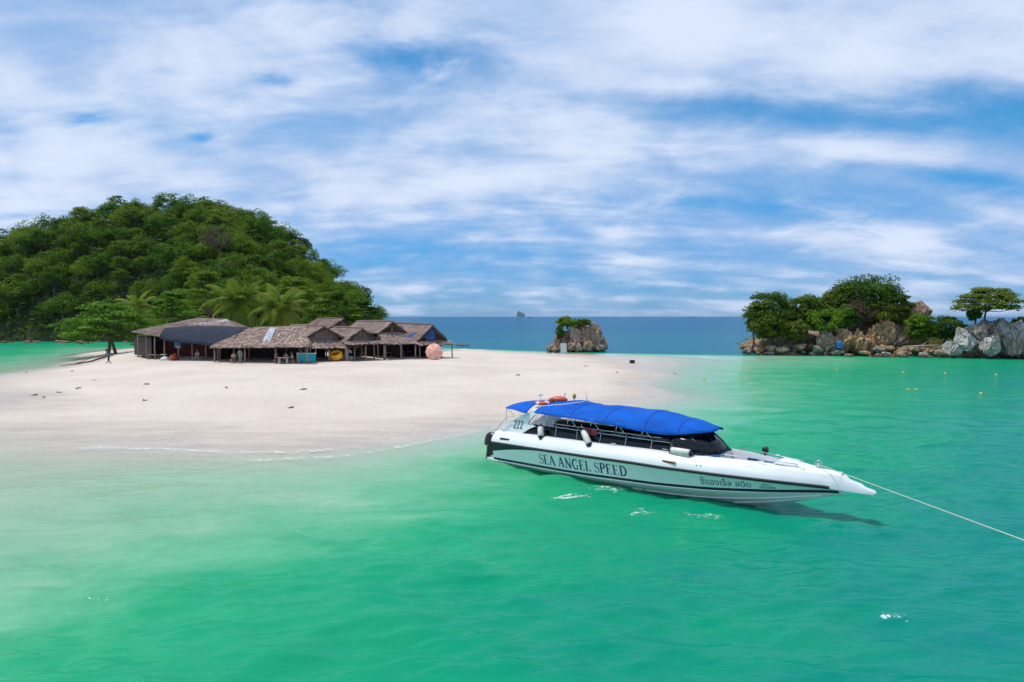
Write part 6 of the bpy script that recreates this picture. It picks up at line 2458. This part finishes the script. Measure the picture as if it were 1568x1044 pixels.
def text_mesh(body):
    cu = bpy.data.curves.new('lettering', 'FONT')
    cu.body = body
    cu.size = 1.0
    cu.resolution_u = 3
    ob_ = bpy.data.objects.new('lettering_tmp', cu)
    COL.objects.link(ob_)
    dg = bpy.context.evaluated_depsgraph_get()
    me = bpy.data.meshes.new_from_object(ob_.evaluated_get(dg))
    bpy.data.objects.remove(ob_)
    return me


def hull_text(body, x0, x1, w0, w1, bold=.0):
    me = text_mesh(body)
    if not len(me.vertices):
        return
    v = np.array([q.co for q in me.vertices])
    lo, hi = v.min(0), v.max(0)
    for q, c in zip(me.vertices, v):
        u = (c[0] - lo[0]) / (hi[0] - lo[0])
        h = (c[1] - lo[1]) / (hi[1] - lo[1])
        q.co = topside(x0 + (x1 - x0) * u, w0 + (w1 - w0) * h, -1, .008)
    me.materials.clear()
    me.materials.append(M['letter_blue'])
    mobj('lettering', me, hull)


hull_text('ซีแองเจิ้ล สปีด', 9.38, 10.95, .34, .80)
hull_text('ขค.น 1', 11.28, 11.58, .56, .74)
hull_text('00380', 11.20, 11.66, .32, .50)

# ------------------------------------------------------------------ things on and around the boat
def fender(label, a, b_):
    a, b_ = bw(*a), bw(*b_)
    d = b_ - a
    e = empty('boat_fender', a)
    e.rotation_euler = d.to_track_quat('Z', 'X').to_euler()
    setp(e, label, 'fender', 'fenders on the speedboat')
    L_ = d.length
    MB().lathe([(.10, .06), (.125, .10), (.125, L_ - .10), (.10, L_ - .06)], (0, 0, 0), 14).build('body', M['fender_white'], e, True)
    MB().lathe([(.02, -.05), (.06, 0), (.112, .06), (.127, .12)], (0, 0, 0), 14).build('end_cap', M['navy'], e, True)
    MB().lathe([(.127, L_ - .12), (.112, L_ - .06), (.06, L_), (.02, L_ + .05)], (0, 0, 0), 14).build('end_cap', M['navy'], e, True)
    MB().tube([(0, 0, L_), (0, .02, L_ + .25)], .012, 5).build('lanyard', M['white_rope'], e)
    return e


fender('white fender with dark ends hanging upright near the number on the stern', (2.62, -(_b(2.6) - .22), 1.36), (2.45, -(_b(2.5) - .42), 1.86))
fender('white fender with dark ends hanging aslant beside the red towel', (5.05, -(_b(5) - .20), 1.38), (4.55, -(_b(4.6) - .44), 1.92))
fender('white fender with dark ends lying flat below the windscreen', (9.05, -(_b(9.05) - .30), 1.60), (8.2, -(_b(8.2) - .34), 1.62))
# red striped towel over the rail
mb = MB()
rows = []
for i in range(9):
    x = 4.45 + .62 * i / 8
    y = -(_b(x) - .655)
    rows.append([bw(x, y + .03, 1.83), bw(x, y - .0, 1.975), bw(x, y - .03, 1.95 + .01 * math.sin(i)), bw(x, y - .045, 1.83), bw(x, y - .04 + .01 * math.sin(2 * i), 1.70)])
mb.loft(rows)
tw = mb.build('red_towel', M['flag_red'], None, True)
tw.modifiers.new('solid', 'SOLIDIFY').thickness = .01
setp(tw, 'red towel folded over the hand rail of the speedboat', 'towel')
# orange life vests bundled on the roof
p = bw(2.35, .05, 2.74)
c = thing('life_vest', 'orange life vest lying on the roof behind the main canopy', 'life vest', p, BOAT_RZ + .3)
for s in (-1, 1):
    MB().tube([(-.32, s * .10, .0), (-.1, s * .13, .05), (.2, s * .12, .05), (.38, s * .08, .02)], [.07, .11, .11, .06], 8).build('panel', M['orange_red'], c, True)
MB().box((0, 0, .06), (.09, .44, .13)).build('strap', M['white_paint'], c, bevel=.01)
p = bw(2.0, -.5, 2.62)
c = thing('life_ring', 'orange and white life ring lying on the arch of the speedboat', 'life ring', p, BOAT_RZ)
MB().tube([(.27 * math.cos(a), .27 * math.sin(a), .03) for a in np.linspace(0, 6.283, 25)[:-1]], .065, 8, closed=True).build('ring', M['orange_red'], c, True)
for k in range(4):
    a0 = k * math.pi / 2
    MB().tube([(.27 * math.cos(a0 + d), .27 * math.sin(a0 + d), .03) for d in (-.2, 0, .2)], .072, 8).build('band', M['white_paint'], c, True)
# black lamp on the bow rail
c = thing('bow_lamp', 'small black lamp standing on the far gunwale of the bow', 'lamp', bw(10.75, gun(10.75, 5, 1).y, gun(10.75, 5, 1).z), BOAT_RZ)
MB().lathe([(.05, 0), (.06, .03), (.03, .05), (.03, .10)], (0, 0, 0), 10).build('base', M['black_plastic'], c, True)
MB().lathe([(.05, -.09), (.11, -.05), (.11, .07), (.09, .09)], (0, 0, .18), 12, Matrix.Rotation(R(80), 3, 'Y')).build('housing', M['black_plastic'], c, True)


def rope(name, label, pts, sag, r_, mat):
    a, b_ = pts
    n = 40
    ps = []
    for k in range(n + 1):
        s = k / n
        q = a.lerp(b_, s)
        q.z -= sag * 4 * s * (1 - s)
        ps.append(q)
    mb = MB()
    mb.tube(ps, r_, 6)
    return setp(mb.build(name, mat, None, True), label, 'rope')


a = bw(12.75, -.02, 1.60)
b_ = at_depth(1640, 852, 13.2)
d = (b_ - a)
end = a + d * ((a.z + .4) / max(.05, a.z - b_.z)) if b_.z > 0 else b_
rope('mooring_rope', 'pale mooring rope running from the bow out over the water', (a, end), .12, .012, M['white_rope'])
a = bw(-.05, -.9, .75)
b_ = on_sand(470, 694, .0)
rope('stern_rope', 'thin grey rope from the stern of the speedboat towards the beach', (a, b_), .15, .009, M['white_rope'])

# ------------------------------------------------------------------ the air between here and the horizon
m = bpy.data.materials.new('sea_haze')
m.use_nodes = True
t = NT(m.node_tree)
for _n in list(t.n):
    t.n.remove(_n)
pv = t.add('ShaderNodeVolumePrincipled')
pv.inputs['Color'].default_value = (0.55, 0.75, 1.0, 1)
pv.inputs['Density'].default_value = 0.00003
pv.inputs['Anisotropy'].default_value = 0.2
om = t.add('ShaderNodeOutputMaterial')
t.l.new(pv.outputs[0], om.inputs['Volume'])
hz = MB()
hz.box((0, 21000, 22), (90000, 46000, 80))
setp(hz.build('haze', m), 'faint blue sea haze filling the air to the horizon', 'haze', kind='stuff')
